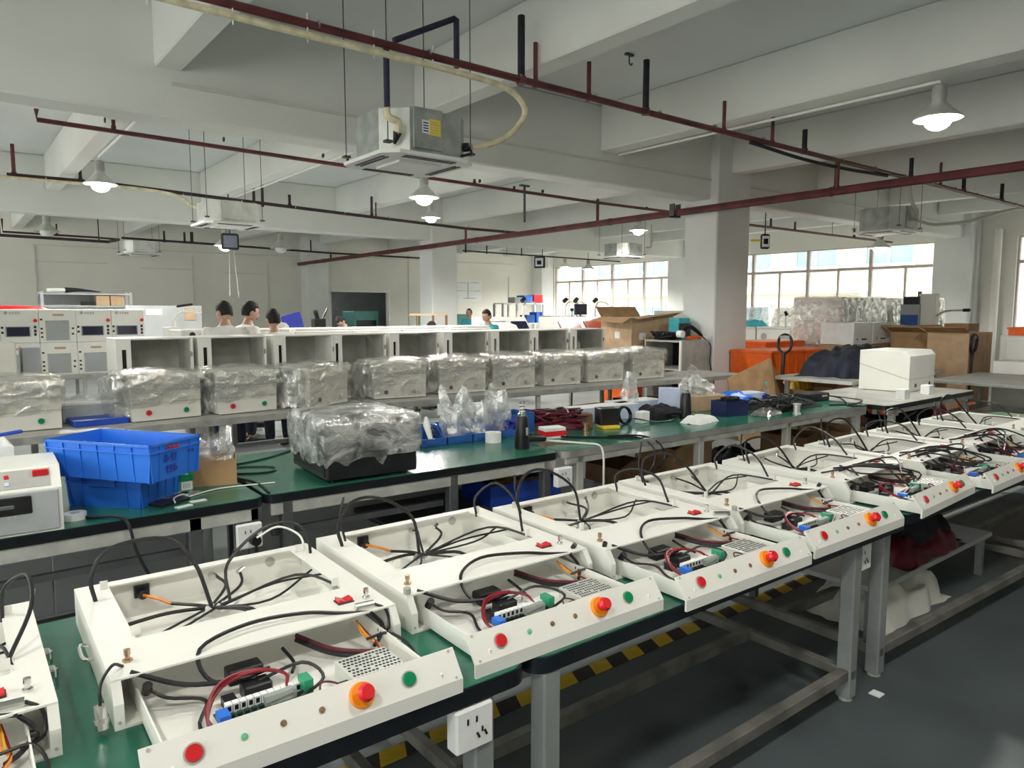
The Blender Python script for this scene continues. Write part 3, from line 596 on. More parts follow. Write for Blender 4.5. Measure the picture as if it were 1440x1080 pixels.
def chassis_wires(t, tr, rng, big=True, style=0):
    """black leads, red bundle and plugs of one chassis, each bent a little differently"""
    r_ = lambda a: rng.uniform(-a, a)
    cx_, cy_ = r_(.05), .83+r_(.03)
    def lead(pts, r=.0042, m='rubber', n='lead'): return G().tube(pts, r, 6).put(n, m, t)
    # spider of leads in the rear bay
    g = G()
    for k in range(4): g.cyl((cx_-.03+k*.017, cy_+.012*(k % 2), .03), (cx_-.018+k*.017, cy_+.012*(k % 2)-.004, .05), .010, 6)
    g.put('plug_cluster', 'wire_white' if style == 0 else 'galvanized', t)
    for (ex, ey, ez, mx, my, mz, r) in ((-.30, .80, .06, -.16, .84, .045, .006), (-.30, .72, .03, -.15, .73, .03, .004), (-.23, .62, .02, -.22, .72, .03, .004), (.32, .80, .09, .17, .84, .06, .004), (.315, .86, .08, .15, .79, .04, .004), (.04, .60, .015, .02, .7, .05, .004), (.31, .60, .105, .24, .80, .10, .0045), (.10, .68, .01, .06, .75, .04, .007), (.11, 1.0, .085, .06, .92, .06, .005), (.04, 1.04, .072, .02, .94, .06, .005)):
        j = .012; lead([(cx_+r_(.02), cy_+r_(.01), .045), (mx+r_(.03), my+r_(.02), mz+abs(r_(.02))), (ex, ey+r_(.02), ez)], r)
    G().cyl((.10, 1.0, .083), (.125, 1.015, .09), .008, 8).put('probe_tip', 'chrome', t)
    lead([(-.187, 1.04, .058), (-.15, 1.0, .05), (-.12, .96, .04)], .0055, 'wire_orange'); lead([(-.12, .96, .04), (-.06, .9, .04), (cx_, cy_, .045)], .006)
    # high loops
    a = .15+r_(.03)
    lead([(-.335, .93, .11), (-.34, .95, .18), (-.28+r_(.03), .97, .11+a), (-.16+r_(.03), .95, .11+a*1.05), (-.06, .9, .11+a*.5), (cx_-.01, cy_, .05)], .0062)
    if big:
        b = .12+r_(.03)
        lead([(.345, .96, .11), (.345, .99, .18), (.29, 1.03, .12+b), (.17+r_(.03), 1.03, .11+b), (.06, .97, .13), (.05+r_(.03), .86, .05)], .0055)
        lead([(.34, 1.0, .11), (.335, 1.04, .16), (.27+r_(.04), 1.09, .19), (.2, 1.1, .16)], .004, 'wire_white' if style == 0 else 'rubber')
    else:
        lead([(.30, .98, .10), (.31, 1.0, .19+r_(.03)), (.36+r_(.02), .93, .23+r_(.02)), (.36, .78, .20), (.30, .66, .118)], .0055)
        lead([(-.30, .98, .11), (-.31, 1.0, .2), (-.27+r_(.03), 1.03, .28+r_(.03))], .0045)
    # over the front plate and in the tray
    lead([(-.06, .30, .05), (-.16, .33, .06), (-.17+r_(.02), .40, .118), (-.03, .47+r_(.02), .13), (.12, .44, .125), (.22, .40, .113), (.30, .372, .105)], .0055)
    lead([(-.33, .385, .113), (-.22, .33, .07), (-.1, .30, .06), (-.02, .32, .055)], .0065)
    lead([(-.06, .28, .05), (.05, .27, .07+r_(.01)), (.09+r_(.02), .18, .06), (-.02, .13, .05)], .0045)
    lead([(-.3, .36, .075), (-.26, .34, .045), (-.2+r_(.02), .30, .03), (-.22, .2, .02), (-.19+r_(.02), .08, .02), (-.14, .05, .03)], .0045)
    G().cyl((-.30, .37, .06), (-.30, .35, .085), .012, 8).put('grommet', 'rubber', t)
    lead([(.05, .42, .05), (.06, .36, .03), (.03, .29, .04)], .0048)
    for m, d in (('rubber', 0), ('dark_red_wire', .012)): lead([(.10, .45, .05+d), (.16, .36, .03+d), (.22, .29, .03+d), (.27, .24, .05)], .008 if d == 0 else .006, m)
    for m, d in (('wire_orange', 0), ('wire_yellow', .008), ('wire_red', .014)): lead([(.27, .42, .07), (.265+d, .36, .05), (.28, .30+d, .045), (.25, .22, .06)], .003, m)
    lead([(.30, .38, .10), (.33, .37, .06), (.30, .33, .04), (.27, .30, .04)], .006); G().ball((.325, .365, .05), .013, 8, 6).put('grommet', 'rubber', t)
    lead([(.26, .33, .05), (.32, .31, .06), (.34, .22, .05), (.315, .12, .05)], .0042)
    g = G()
    for d in (0, .006, .012): g.tube([(-.21+d, .13, .03), (-.205, .19+d, .05), (-.15, .28+r_(.01), .06+d), (-.06, .30+d, .066), (0, .26, .06), (-.02, .19, .06)], .0042, 6)
    g.put('red_bundle', 'wire_red', t, label='loop of red wires')
    g = G()
    for k in range(8): g.bar((-.235+k*.008+r_(.004), .125+r_(.03), .03+r_(.01)), (.012, .02, .018))
    g.put('wire_plugs', 'black_plastic', t); g = G()
    for k in range(5): g.bar((-.225+k*.01+r_(.004), .115+r_(.02), .045+r_(.006)), (.005, .022, .006))
    g.put('wire_tips', 'wire_white', t)
    lead([(.03, .09, .05), (.04, .12, .08), (.08, .11, .07), (.10, .09, .04)], .0026, 'dark_red_wire')
    if style == 0:
        lead([(-.34, .43, .113), (-.365, .40, .135), (-.395, .37, .11), (-.40, .36, .06)], .004); G().cyl((-.40, .36, .065), (-.40, .345, .012), .014, 12).cyl((-.40, .352, .035), (-.40, .349, .025), .017, 12).put('round_connector', 'chrome', t)
        G().cyl((.26, .40, .12), (.315, .395, .12), .011, 10).put('round_connector', 'chrome', t); lead([(.315, .395, .12), (.345, .375, .10), (.345, .36, .05), (.30, .34, .04)], .0045)
    if style == 1: G().cyl((-.365, .385, .112), (-.365, .385, .13), .012, 8).put('cap', 'dull_inner', t); G().cyl((.33, .40, .111), (.335, .39, .128), .009, 8).put('cap', 'rubber', t)
    if style == 2: G().cyl((.30, .41, .12), (.36, .375, .118), .010, 10).put('round_connector', 'chrome', t); G().cyl((-.355, .40, .111), (-.355, .395, .128), .009, 8).put('cap', 'rubber', t)
    if style == 3:
        for k in range(6): lead([(-.1+r_(.2), .5+r_(.06), .115), (r_(.25), .38+r_(.05), .13+abs(r_(.05))), (r_(.28), .25+r_(.06), .09), (r_(.28), .2+r_(.1), .04)], .005)
        g = G()
        for k in range(7): g.bar((r_(.2), .15+r_(.07), .03), (.03+r_(.012), .03, .03))
        g.put('plug_heap', 'dark_red_wire', t, kind='stuff')
c0 = make_chassis(); CH = [  # centre x, lip y, turn, style, loops, label
    (-.225, 1.47, R(-.5), 0, False, 'open white chassis cut off by the left edge of the picture'),
    (.628, 1.485, R(-1.2), 0, True, 'nearest complete open white chassis, round metal plug dangling at its left front corner'),
    (1.435, 1.503, R(-1.0), 1, False, 'second complete open white chassis, over the joint between two front benches'),
    (2.225, 1.432, R(-1.0), 2, False, 'third complete open white chassis, shiny plug lying on its right front edge'),
    (3.03, 1.44, R(-1.0), 1, False, 'fourth complete open white chassis, last one on the middle front bench'),
    (3.955, 1.45, R(3.0), 3, False, 'fifth complete open white chassis, dark unlit buttons, first on the turned bench'),
    (4.76, 1.41, R(1.0), 3, False, 'sixth open white chassis, heaped with black plugs, at the right edge'),
    (5.57, 1.42, R(0), 3, False, 'seventh open white chassis with tall cable loops, front cut off at the right edge'),
    (6.50, 1.42, R(0), 1, False, 'furthest open white chassis, only its back half in view')]
for k, (x, y, rz, st, bg_, lab) in enumerate(CH):
    t = c0 if k == 0 else dup(c0, (x, y, .76), rz)
    if k: CHL.append(t)
    else: CHL = [t]
for t, (x, y, rz, st, bg_, lab) in zip(CHL, CH):
    t.location = (x, y, .76); t.rotation_euler = (0, 0, rz); t['label'] = lab
    chassis_wires(t, None, random.Random(int(x*97)), bg_, st)
# ------------------------------------------------------------------ middle workbenches
from mathutils import noise
B1 = bench('left middle green workbench under the blue crates', (-1.6, 3.745, 0), 0, 2.885, 1.2, leg='dark_steel', rail_m='dark_steel', legs=(.35, .88, .985), ap=.07, inset=.012)
B2 = bench('centre middle green workbench under the film-wrapped black box', (1.30, 3.775, 0), R(-2.2), 2.03, 1.2, leg='dark_steel', rail_m='dark_steel', legs=(.06, .58, .95), ap=.07, inset=.012)
B3 = bench('long shiny green middle workbench littered with wires and bags', (3.35, 3.68, 0), R(-1.2), 4.2, 1.15, edge='grey_edge', leg='dull_inner', rail_m='dark_steel', legs=(.04, .36, .66, .96), ap=.05, inset=.012)
B4 = bench('black-edged workbench carrying the unwrapped white machine', (7.6, 3.42, 0), R(.6), 2.35, 1.15, leg='dull_inner', rail_m='dark_steel', legs=(.08, .92), ap=.05, top='grey_top', inset=.012)
for (x0, x1, y, b) in ((.05, .93, 3.80, B1), (1.36, 2.45, 3.80, B2)):      # drawer rails below the tops
    G().box(x0, .1, .50, x1, .13, .535).put('drawer_rail', 'dark_steel', b, loc=(-b.location.x, 0, 0))
socket((1.19, 3.74, .575), 'white wall socket with a black plug below the middle bench joint', True, 0, .13, .13, .03)
socket((3.30, 3.66, .60), 'white socket box with wires below the middle bench by the white cable', False, 0, .14, .13, .05)
for (x0, x1, b) in ((.3, 2.85, B1), (.05, 1.98, B2)):
    for k in range(3): a_ = x0+k*(x1-x0)/3; G().box(a_+.002, .86, .06, a_+(x1-x0)/3-.002, .88, .70, .004).put('modesty_panel', 'panel_grey', b)
t = thing('plastic_bin', 'bright blue parts tray on a low shelf under the middle bench', 'bin', (2.95, 4.0, .36), R(-4)); G().open_box(0, 0, 0, .62, .4, .15, .012).put('tray', 'deep_blue', t)
g = G(); rr = random.Random(3)
for k in range(24): g.bar((rr.uniform(.06, .55), rr.uniform(.06, .34), .10), (.07, .03, .05))
g.put('part_pile', 'cardboard', t, kind='stuff')
LS = G().box(2.2, 3.95, .32, 4.1, 4.8, .36, .004).put('low_shelf', 'dark_steel', B2); LS.matrix_parent_inverse = B2.matrix_basis.inverted()
for (x, lx, rx) in ((2.3, .06, 0), (4.0, .06, 0)):
    for y in (4.05, 4.7): G().box(x-.02, y-.02, 0, x+.02, y+.02, .32).put('leg', 'dark_steel', LS)

# blue crates
def crate(label, loc, rz, L, D, H, handle=True, write=False):
    t = thing('plastic_crate', label, 'crate', loc, rz, 'blue crates')
    w_ = .006; x, y = L/2, D/2
    def wall(sx, sy): pass
    G().box(-x+.02, -y+.02, 0, x-.02, y-.02, .006).put('crate_floor', 'blue_plastic', t)
    g = G()
    for s in (-1, 1):
        g.prism([(s*(y-.02), 0), (s*(y-.006), H), (s*(y-.006-w_), H), (s*(y-.02-w_), 0)], 'x', -x+.008, x-.008)
        g.prism([(s*(x-.02), 0), (s*(x-.006), H), (s*(x-.006-w_), H), (s*(x-.02-w_), 0)], 'y', -y+.008, y-.008)
    g.put('crate_wall', 'blue_plastic', t)
    g = G()
    for s in (-1, 1):
        g.box(-x, s*y-.012*(s > 0), H-.012, x, s*y+.012*(s < 0), H); g.box(s*x-.012*(s > 0), -y, H-.012, s*x+.012*(s < 0), y, H)
        g.box(-x+.003, s*(y-.006)-.006, H*.76, x-.003, s*(y-.006)+.006, H*.76+.006); g.box(s*(x-.006)-.006, -y+.003, H*.76, s*(x-.006)+.006, y-.003, H*.76+.006)
    g.put('rim', 'blue_plastic', t)
    for s in (-1, 1):
        for k in range(7):
            u = -x+.008+k*(L-.016)/6
            if handle and k == 3 and False: continue
            G().prism([(s*(y-.016), .004), (s*y, H-.01), (s*(y-.008), H-.01), (s*(y-.022), .004)], 'x', u-.003, u+.003).put('rib', 'blue_plastic', t)
        for k in (0, 1, 4, 5) if handle else range(0):
            u = -y+.008+k*(D-.016)/5
            G().prism([(s*(x-.016), .004), (s*x, H-.01), (s*(x-.008), H-.01), (s*(x-.022), .004)], 'y', u-.003, u+.003).put('rib', 'blue_plastic', t)
        if not write: G().box(s*(x-.003)-.004, -.075, H*.66, s*(x-.003)+.012*s, .075, H*.9, .003).put('handle_grip', 'blue_plastic', t)
    if write:   # handwritten felt-pen marks on the right-hand end
        rg = random.Random(5)
        def pen(u0, z0, sc, m, strokes):
            g = G()
            for st in strokes:
                P = [(x-.0155+.0145*(z0+b*sc)/H, u0+a*sc, z0+b*sc) for a, b in st]; g.tube(P, .0022, 5, 1)
            g.put('pen_mark', m, t, label='handwritten pen marks')
        zi = [[(0, 1), (.9, 1)], [(.45, 1.25), (.45, 0)], [(0, .55), (.95, .55)], [(.1, .1), (.8, .25)], [(.7, .8), (.95, .3)]]
        zj = [[(.1, 1.1), (0, .6), (.5, .6)], [(.3, 1.2), (.3, 0)], [(.6, 1.1), (1, 1.1), (.9, .1)], [(.6, .7), (.95, .7)], [(.55, .1), (1, .1)]]
        pen(-.075, .085, .034, 'ink_blue', zi); pen(-.030, .085, .034, 'ink_blue', zj); pen(-.06, .030, .034, 'ink_blue', zj); pen(-.02, .030, .034, 'ink_blue', zi)
        pen(-.06, .142, .028, 'red_plastic', [[(0, .6), (3, .6)], [(0, .3), (3, .35)], [(.4, .9), (.5, 0)], [(1.4, .9), (1.4, 0)], [(2.4, .9), (2.5, 0)]])
        pen(.085, .1, .026, 'ink_blue', [[(0, .6), (.5, .6)], [(.25, .9), (.25, .3)], [(.7, .6), (1, .6)], [(1.4, .9), (1.4, .2)]])
    return t
def yaw_of(a, b): return math.atan2(b[1]-a[1], b[0]-a[0])
rz = yaw_of((.434, 4.184), (.723, 3.875))       # front edge direction of the lower crate
a = V((.723, 3.875, 0)); ux = V((cos(rz), sin(rz), 0)); uy = V((-sin(rz), cos(rz), 0))
c_ = a-ux*.21+uy*.215; crate('lower blue plastic crate of the stack, deep grip on its end', (c_.x, c_.y, .76), rz+pi/2, .43, .42, .165)
rz2 = yaw_of((.328, 4.162), (.711, 3.614)); ux = V((cos(rz2), sin(rz2), 0)); uy = V((-sin(rz2), cos(rz2), 0))
a = V((.727, 3.66, 0)); c_ = a-ux*.32+uy*.17; crate('upper blue plastic crate of the stack with pen writing on its end', (c_.x, c_.y, .9255), rz2, .64, .34, .185, True, True)

# wire stripping machine at the left edge
t = thing('wire_stripper', 'cream wire cutting machine with sloped button panel and red switch at left edge', 'machine', (-.26, 3.77, .76), R(-2))
poly = [(0, 0), (.0, .20), (.03, .265), (.42, .30), (.42, 0)]
G().prism([(0, 0), (.0, .195), (.075, .285), (.42, .285), (.42, 0)], 'x', 0, .64).put('casing', 'white_metal', t)
G().box(.02, -.012, .01, .625, .002, .19, .004).put('front_plate', 'panel_grey', t)
sl = lambda x, s, d=0: V((x, .037, .24))+V((0, .64, .768))*s+V((0, -.768, .64))*d
pn = G(); pn.add([sl(.05, -.045, .003), sl(.60, -.045, .003), sl(.60, .045, .003), sl(.05, .045, .003), sl(.05, -.045, -.003), sl(.60, -.045, -.003), sl(.60, .045, -.003), sl(.05, .045, -.003)], [(0, 1, 2, 3), (4, 5, 6, 7), (0, 1, 5, 4), (1, 2, 6, 5), (2, 3, 7, 6), (3, 0, 4, 7)])
pb = pn.put('button_panel', 'ink_grey', t)
for k in range(9):
    for j in range(2): 
        if k < 9: G().cyl(sl(.12+k*.04, -.02+j*.035, .003), sl(.12+k*.04, -.02+j*.035, .007), .012, 4).put('key', ('paper_white', 'paper_blue', 'red_plastic')[(k*2+j) % 3 if k > 5 else 0], pb)
g = G(); 
for q in (sl(.565, .02, .006),): g.box(q.x-.03, q.y-.012, q.z-.012, q.x+.03, q.y+.006, q.z+.016, .003)
g.put('power_switch', 'red_plastic', t, label='red power switch')
w = G().box(.36, -.018, .095, .525, -.008, .175, .004).put('window_bezel', 'black_plastic', t); G().box(.38, -.021, .11, .50, -.016, .16).put('blade_recess', 'black_plastic', w); G().box(.405, -.024, .125, .46, -.018, .142, .004).put('blade_holder', 'chrome', w)
for z in (.028, .058): G().cyl((.365, -.012, z), (.365, -.03, z), .018, 14).cyl((.365, -.03, z), (.365, -.036, z), .008, 8).put('roller', 'galvanized', t)
G().box(.27, -.06, .02, .335, -.012, .16, .006).put('feed_arm', 'black_plastic', t); G().box(.325, -.05, -.0, .338, -.03, .07).put('guide_rod', 'dull_inner', t)
for x, z in ((.55, .115), (.555, .05), (.535, .015), (.44, .085), (.46, .085)): G().cyl((x, -.012, z), (x, -.015, z), .007, 8).put('screw', 'dull_inner', t)
t = thing('parts_tray', 'white cardboard tray behind the wire machine holding a blue stick', 'tray', (-.25, 4.35, .76), R(3)); G().open_box(0, 0, 0, .5, .42, .30, .01).put('tray', 'paper_white', t)
s = tag(G().box(0, -.02, 0, .50, .02, .015, .004).put('blue_ruler', 'deep_blue', loc=(-.2, 4.42, 1.062), rot=(0, R(-6), R(4))), 'blue plastic stick lying across the white tray', 'stick')
t = thing('tape_roll', 'small white roll lying between the wire machine and lower crate', 'tape roll', (.44, 3.9, .76)); G().lathe([(.05, 0), (.05, .03), (.022, .03), (.022, 0), (.05, 0)], cap=False).put('roll', 'paper_white', t)

def heap_fn(L, D, H, seed, top=None):
    def f(u, v):
        x, y = (u-.5)*L, (v-.5)*D; e = max(0, 1-((2*u-1)**4+(2*v-1)**4)*1.0)
        n = noise.noise(V((u*4+seed, v*4, seed)))*.5+noise.noise(V((u*9+seed, v*9, 2)))*.3
        h = H*(e**.5)*(.7+.55*n)
        k = .12*noise.noise(V((u*6, v*6, seed+7)))
        return V((x*(1+k), y*(1+k), max(.001, h)))
    return f
def heap(name, label, cat, loc, rz, L, D, H, m, seed, n=26, group=None):
    g = G().grid(heap_fn(L, D, H, seed), n, n); o = g.put(name, m, loc=loc, rz=rz, ang=70); return tag(o, label, cat, group)
def wire_heap(name, label, cat, loc, rz, L, D, H, ms, seed, n=16, r=.005):
    t = thing(name, label, cat, loc, rz); q = random.Random(seed)
    for m in ms:
        g = G()
        for k in range(n):
            a = q.uniform(0, 6.28); p = [(q.uniform(-L, L)/2, q.uniform(-D, D)/2, q.uniform(.005, H)) for _ in range(5)]
            g.tube(p, r, 5, 4)
        g.put('wire_tangle', m, t, kind='stuff')
    return t
def crumple(name, label, cat, loc, rz, L, D, H, m='bag_film', seed=1, spikes=5, n=22):
    def f(u, v):
        th = u*2*pi; q = random.Random(seed)
        rad = 1-.55*v**1.4; z = H*v
        for k in range(spikes):
            a = q.uniform(0, 6.28); wv = max(0, cos(th-a))**6; z += H*.55*wv*v*q.uniform(.4, 1.); rad += .25*wv*v
        nn = noise.noise(V((cos(th)*2.2+seed, sin(th)*2.2, v*3)))
        rad *= 1+.35*nn; z *= 1+.12*nn
        return V((cos(th)*L/2*rad, sin(th)*D/2*rad, max(.001, z)))
    g = G().grid(f, 20, n//2); o = g.put(name, m, loc=loc, rz=rz, ang=24); return tag(o, label, cat)
# cardboard box, green tub and scraps
t = thing('cardboard_box', 'small open brown cardboard box beside the blue crates', 'box', (1.16, 4.27, .76), R(-17), 'brown boxes on the benches')
G().open_box(-.14, -.10, 0, .14, .10, .145, .005).put('carton', 'cardboard', t); G().box(-.14, -.1, .144, -.136, -.0, .22).put('flap', 'cardboard_dark', t, rot=(0, R(-12), 0), loc=(-.02, 0, 0))
crumple('plastic_bag', 'clear plastic bag spilling out of the small cardboard box', 'bag', (1.18, 4.28, .875), 0, .23, .17, .13, 'film_dense', 4)
t = thing('flux_tub', 'round tub with a bright green lid and white label by the crates', 'tub', (.985, 4.14, .765)); G().lathe([(.042, 0), (.045, .01), (.045, .062)], n=24).put('tub', 'led_green', t); G().lathe([(.05, .06), (.05, .095), (.046, .1)], n=24).put('lid', 'green_plastic', t)
G().box(-.025, -.0475, .012, .03, -.044, .056).put('label', 'paper_white', t); g = G()
for k in range(5): g.box(-.016+k*.008, -.0485, .022, -.012+k*.008, -.0474, .048)
g.put('label_bars', 'ink_grey', t)
crumple('plastic_bag', 'flattened clear bag lying under the green lidded tub', 'bag', (.93, 4.03, .761), .4, .26, .12, .012, 'bag_film', 9, 2)
tag(G().box(-.09, -.06, 0, .09, .06, .012, .003).put('black_pad', 'black_plastic', loc=(.86, 3.95, .761), rz=.5), 'flat black pad lying in front of the green lidded tub', 'pad')
t = thing('cable_tie', 'white curved cable tie lying over the black pad', 'cable tie', (.9, 3.93, .776)); G().tube([(-.03, -.08, 0), (-.02, -.02, .01), (.03, .03, .012), (.06, .04, .0)], .004, 6).put('strip', 'wire_white', t)
t = thing('cable_tie', 'long white cable tie lying in front of the small cardboard box', 'cable tie', (1.1, 4.0, .764)); G().tube([(-.14, -.02, 0), (0, .05, .002), (.12, .06, .001), (.34, .02, 0)], .004, 6).put('strip', 'wire_white', t)
for (x, y, r_, l) in ((.90, 3.81, .3, 'white paper scrap nearest the bench edge by the crates'), (.985, 3.875, .1, 'small white paper scrap beside the black pad')): tag(G().box(-.04, -.018, 0, .04, .018, .004).put('paper_scrap', 'paper_white', loc=(x, y, .7605), rz=r_), l, 'scrap')
t = thing('black_cable', 'black cable lying on the bench right of the small cardboard box', 'cable', (0, 0, .765)); G().tube([(1.0, 4.7, 0), (1.3, 4.4, 0), (1.5, 4.3, 0), (1.58, 4.42, 0), (1.4, 4.55, 0), (1.25, 4.45, 0), (1.35, 4.1, 0), (1.33, 3.8, .0)], .006, 6).tube([(1.3, 4.62, 0), (1.6, 4.7, 0), (1.9, 4.9, 0)], .006, 6).put('lead', 'rubber', t)
t = thing('black_cable', 'black cable hanging over the left middle bench edge down behind the nearest chassis', 'cable', (0, 0, 0)); G().tube([(.42, 4.0, .77), (.5, 3.85, .768), (.62, 3.735, .765), (.66, 3.7, .60), (.72, 3.68, .45), (.78, 3.6, .3), (.8, 3.4, .1)], .008, 6).put('lead', 'rubber', t)
t = thing('thin_hose', 'thin translucent hose hanging below the left middle bench', 'hose', (0, 0, 0)); G().tube([(.25, 3.72, .52), (.22, 3.6, .40), (.3, 3.4, .3), (.42, 3.2, .16)], .006, 6).put('hose', 'dull_inner', t)

# black box wrapped in film
def wrap_shell(x0, y0, z0, x1, y1, z1, amp, seed, n=14, belly=0, ragged=.0, lift=0, drape=1, vs=2.4):
    """film around a box: sides and top of a cube grid pushed about by noise"""
    g = G(); c_ = V(((x0+x1)/2, (y0+y1)/2, 0)); sx_, sy_ = (x1-x0)/2, (y1-y0)/2
    def P(px_, py_, v):
        d = V((px_, py_)); zz = z0+(z1-z0)*v
        q = V((px_*2.1*drape+seed, py_*2.1*drape-seed, v*vs))
        nn = noise.noise_vector(q*1.3)*amp+noise.noise_vector(q*3.7)*amp*.5
        b = 1+belly*sin(pi*v); rag = 0
        if v < .01: rag = ragged*(noise.noise(V((px_*3+seed, py_*3, 4)))+.2+.5*px_)
        return V((c_.x+sx_*px_*b+nn.x, c_.y+sy_*py_*b+nn.y, zz+nn.z*.6+rag))
    m = n*4
    def side(u, v):
        k = u*4; e = int(k) % 4; f = (k-int(k))*2-1
        px_, py_ = ((f, -1), (1, f), (-f, 1), (-1, -f))[e]
        rr_ = 1-.05*max(0, v-.85)/.15
        return P(px_*rr_, py_*rr_, v)
    g.grid(side, m, n)
    g.grid(lambda u, v: P((2*u-1)*.95, (2*v-1)*.95, 1)+V((0, 0, lift*(1-(2*u-1)**2)*(1-(2*v-1)**2))), n, n)
    return g
t = thing('wrapped_black_box', 'black ribbed equipment box with its top wrapped in clear stretch film', 'box', (1.655, 3.80, .76), R(-3.5))
G().box(0, 0, .015, .57, .58, .355, .01).put('housing', 'anodised_black', t)
for k in range(9): G().box(-.006, .02, .04+k*.034, .0, .56, .058+k*.034).put('cooling_fin', 'anodised_black', t)
for x in (.06, .51):
    for y in (.06, .52): G().cyl((x, y, 0), (x, y, .02), .02, 10).put('foot', 'rubber', t)
G().box(.01, -.004, .02, .56, .004, .35, .002).put('front_plate', 'anodised_black', t); G().cyl((.44, -.004, .15), (.44, -.03, .15), .014, 12).put('lock', 'chrome', t)
wrap_shell(-.012, -.012, .12, .582, .592, .362, .007, 11, 22, .012, .10, .025, 2.6, .8).put('stretch_film', 'film_dense', t, ang=60)
wrap_shell(-.018, -.018, .16, .588, .6, .368, .009, 31, 20, .012, .09, .03, 2.2, .9).put('stretch_film', 'film_dense', t, ang=60)

# small-parts bins with bags
def parts_bin(label, loc, rz, m='bin_blue', s=1):
    t = thing('parts_bin', label, 'bin', loc, rz, 'blue parts bins'); g = G(); w_ = .105*s; D = .26*s; H = .13*s
    for x in (-w_, w_-.006): g.prism([(0, 0), (0, H*.45), (D*.3, H*.5), (D*.55, H), (D, H), (D, 0)], 'x', x, x+.006)
    g.box(-w_, D-.006, 0, w_, D, H); g.box(-w_, 0, 0, w_, D, .006); g.box(-w_, 0, 0, w_, .006, H*.45)
    g.put('bin', m, t); G().box(-w_*.6, -.003, .015, w_*.6, 0, .04).put('label_holder', m, t); return t
for k, lab in enumerate(('blue parts bin nearest the wrapped black box, holding a pale plug', 'second blue parts bin from the wrapped black box', 'third blue parts bin from the wrapped black box', 'fourth blue parts bin, behind the white tape roll')):
    parts_bin(lab, (2.74+k*.222, 4.40-k*.01, .76), R(-4))
for k, (x, y, s, lab) in enumerate(((3.03, 4.55, 3, 'tall crumpled clear bag standing in the second blue bin'), (3.22, 4.54, 8, 'crumpled clear bag standing in the third blue bin'), (3.40, 4.53, 5, 'crumpled clear bag standing in the fourth blue bin'))):
    crumple('plastic_bag', lab, 'bag', (x, y, .77), s, .24, .2, .22-.01*k, 'bag_film', s, 6)
t = thing('plug', 'pale plug with a black cable loop sticking out of the nearest bin', 'plug', (2.74, 4.44, .80)); G().cyl((0, 0, 0), (.04, .12, .09), .016, 8, .028).cyl((.04, .12, .09), (.07, .18, .14), .028, 8, .012).put('plug_body', 'wire_white', t); G().tube([(.05, .0, .03), (.02, .03, .09), (.08, .06, .07), (.04, .02, .02)], .006, 6).put('loop', 'rubber', t)
t = thing('parts_bin', 'larger blue plastic tub behind the green heat gun', 'bin', (3.62, 4.62, .76), R(8)); G().open_box(-.15, -.12, 0, .15, .12, .15, .008).put('tub', 'bin_blue', t)
t = thing('tape_roll', 'white paper tape roll standing before the blue bins', 'tape roll', (3.19, 4.29, .76)); G().lathe([(.06, 0), (.06, .075), (.03, .075), (.03, 0), (.06, 0)], n=24, cap=False).put('roll', 'paper_white', t)
def heat_gun(label, loc, rz, hand):
    t = thing('heat_gun', label, 'tool', loc, rz, 'upright heat guns')
    G().lathe([(.052, 0), (.055, .02), (.05, .10), (.044, .22), (.036, .235)], n=18).put('body', 'anodised_black', t)
    G().lathe([(.030, .232), (.03, .25), (.02, .255), (.02, .335), (.015, .335), (.015, .3)], n=14).put('nozzle', 'chrome', t)
    for k in range(3): G().lathe([(.021, .262+k*.022), (.0235, .268+k*.022), (.021, .274+k*.022)], n=14, cap=False).put('nozzle_ring', 'galv_bright', t)
    G().tube([(.03, 0, .055), (.10, 0, .06), (.18, 0, .05), (.225, 0, .045)], lambda u: .026-.004*u, 10, 4).put('handle', 'anodised_black', t)
    G().box(-.006, -.0535, .10, .012, -.045, .155, .002).put('switch', 'dull_inner', t)
    if hand: G().tube([(.22, 0, .045), (.27, -.02, .04), (.3, -.06, .02), (.33, -.18, .006)], .006, 6).put('lead', 'wire_white', t)
    return t
heat_gun('dark green heat gun standing upright near the bench edge, nozzle upwards', (3.20, 3.96, .76), R(4), False)
heat_gun('dark heat gun standing upright before the bagged brown box', (5.27, 4.16, .76), R(150), False)
t = thing('white_cable', 'white cable running off the bench edge beside the green heat gun', 'cable', (0, 0, 0)); G().tube([(3.42, 4.0, .79), (3.55, 3.93, .775), (3.66, 3.8, .768), (3.70, 3.69, .765), (3.71, 3.655, .70), (3.70, 3.64, .55), (3.72, 3.66, .3)], .008, 6).put('lead', 'wire_white', t)
t = thing('black_cable', 'black cable looping over the shiny bench edge beside the white cable', 'cable', (0, 0, 0)); G().tube([(3.45, 4.3, .79), (3.75, 4.05, .77), (4.0, 3.85, .768), (4.15, 3.72, .768), (4.22, 3.63, .70), (4.2, 3.6, .58), (4.08, 3.6, .47)], .008, 6).tube([(4.0, 3.9, .77), (4.22, 3.76, .77), (4.3, 3.64, .72), (4.32, 3.6, .6), (4.12, 3.6, .5)], .007, 6).put('lead', 'rubber', t)
wire_heap('wire_heap', 'heap of dark red wires behind the red and white carton', 'wires', (3.98, 4.55, .765), R(-35), .62, .26, .14, ('dark_red_wire', 'dark_red_wire', 'rubber'), 5, 22, .008)
heap('wire_mound', 'dense mound of dark red wire under the loose dark red strands', 'wires', (3.98, 4.55, .762), R(-35), .62, .26, .10, 'dark_red_wire', 3)
wire_heap('wire_heap', 'small tangle of blue and violet wire right of the green heat gun', 'wires', (3.48, 4.45, .765), 0, .2, .16, .12, ('deep_blue', 'ink_blue'), 8, 14, .008)
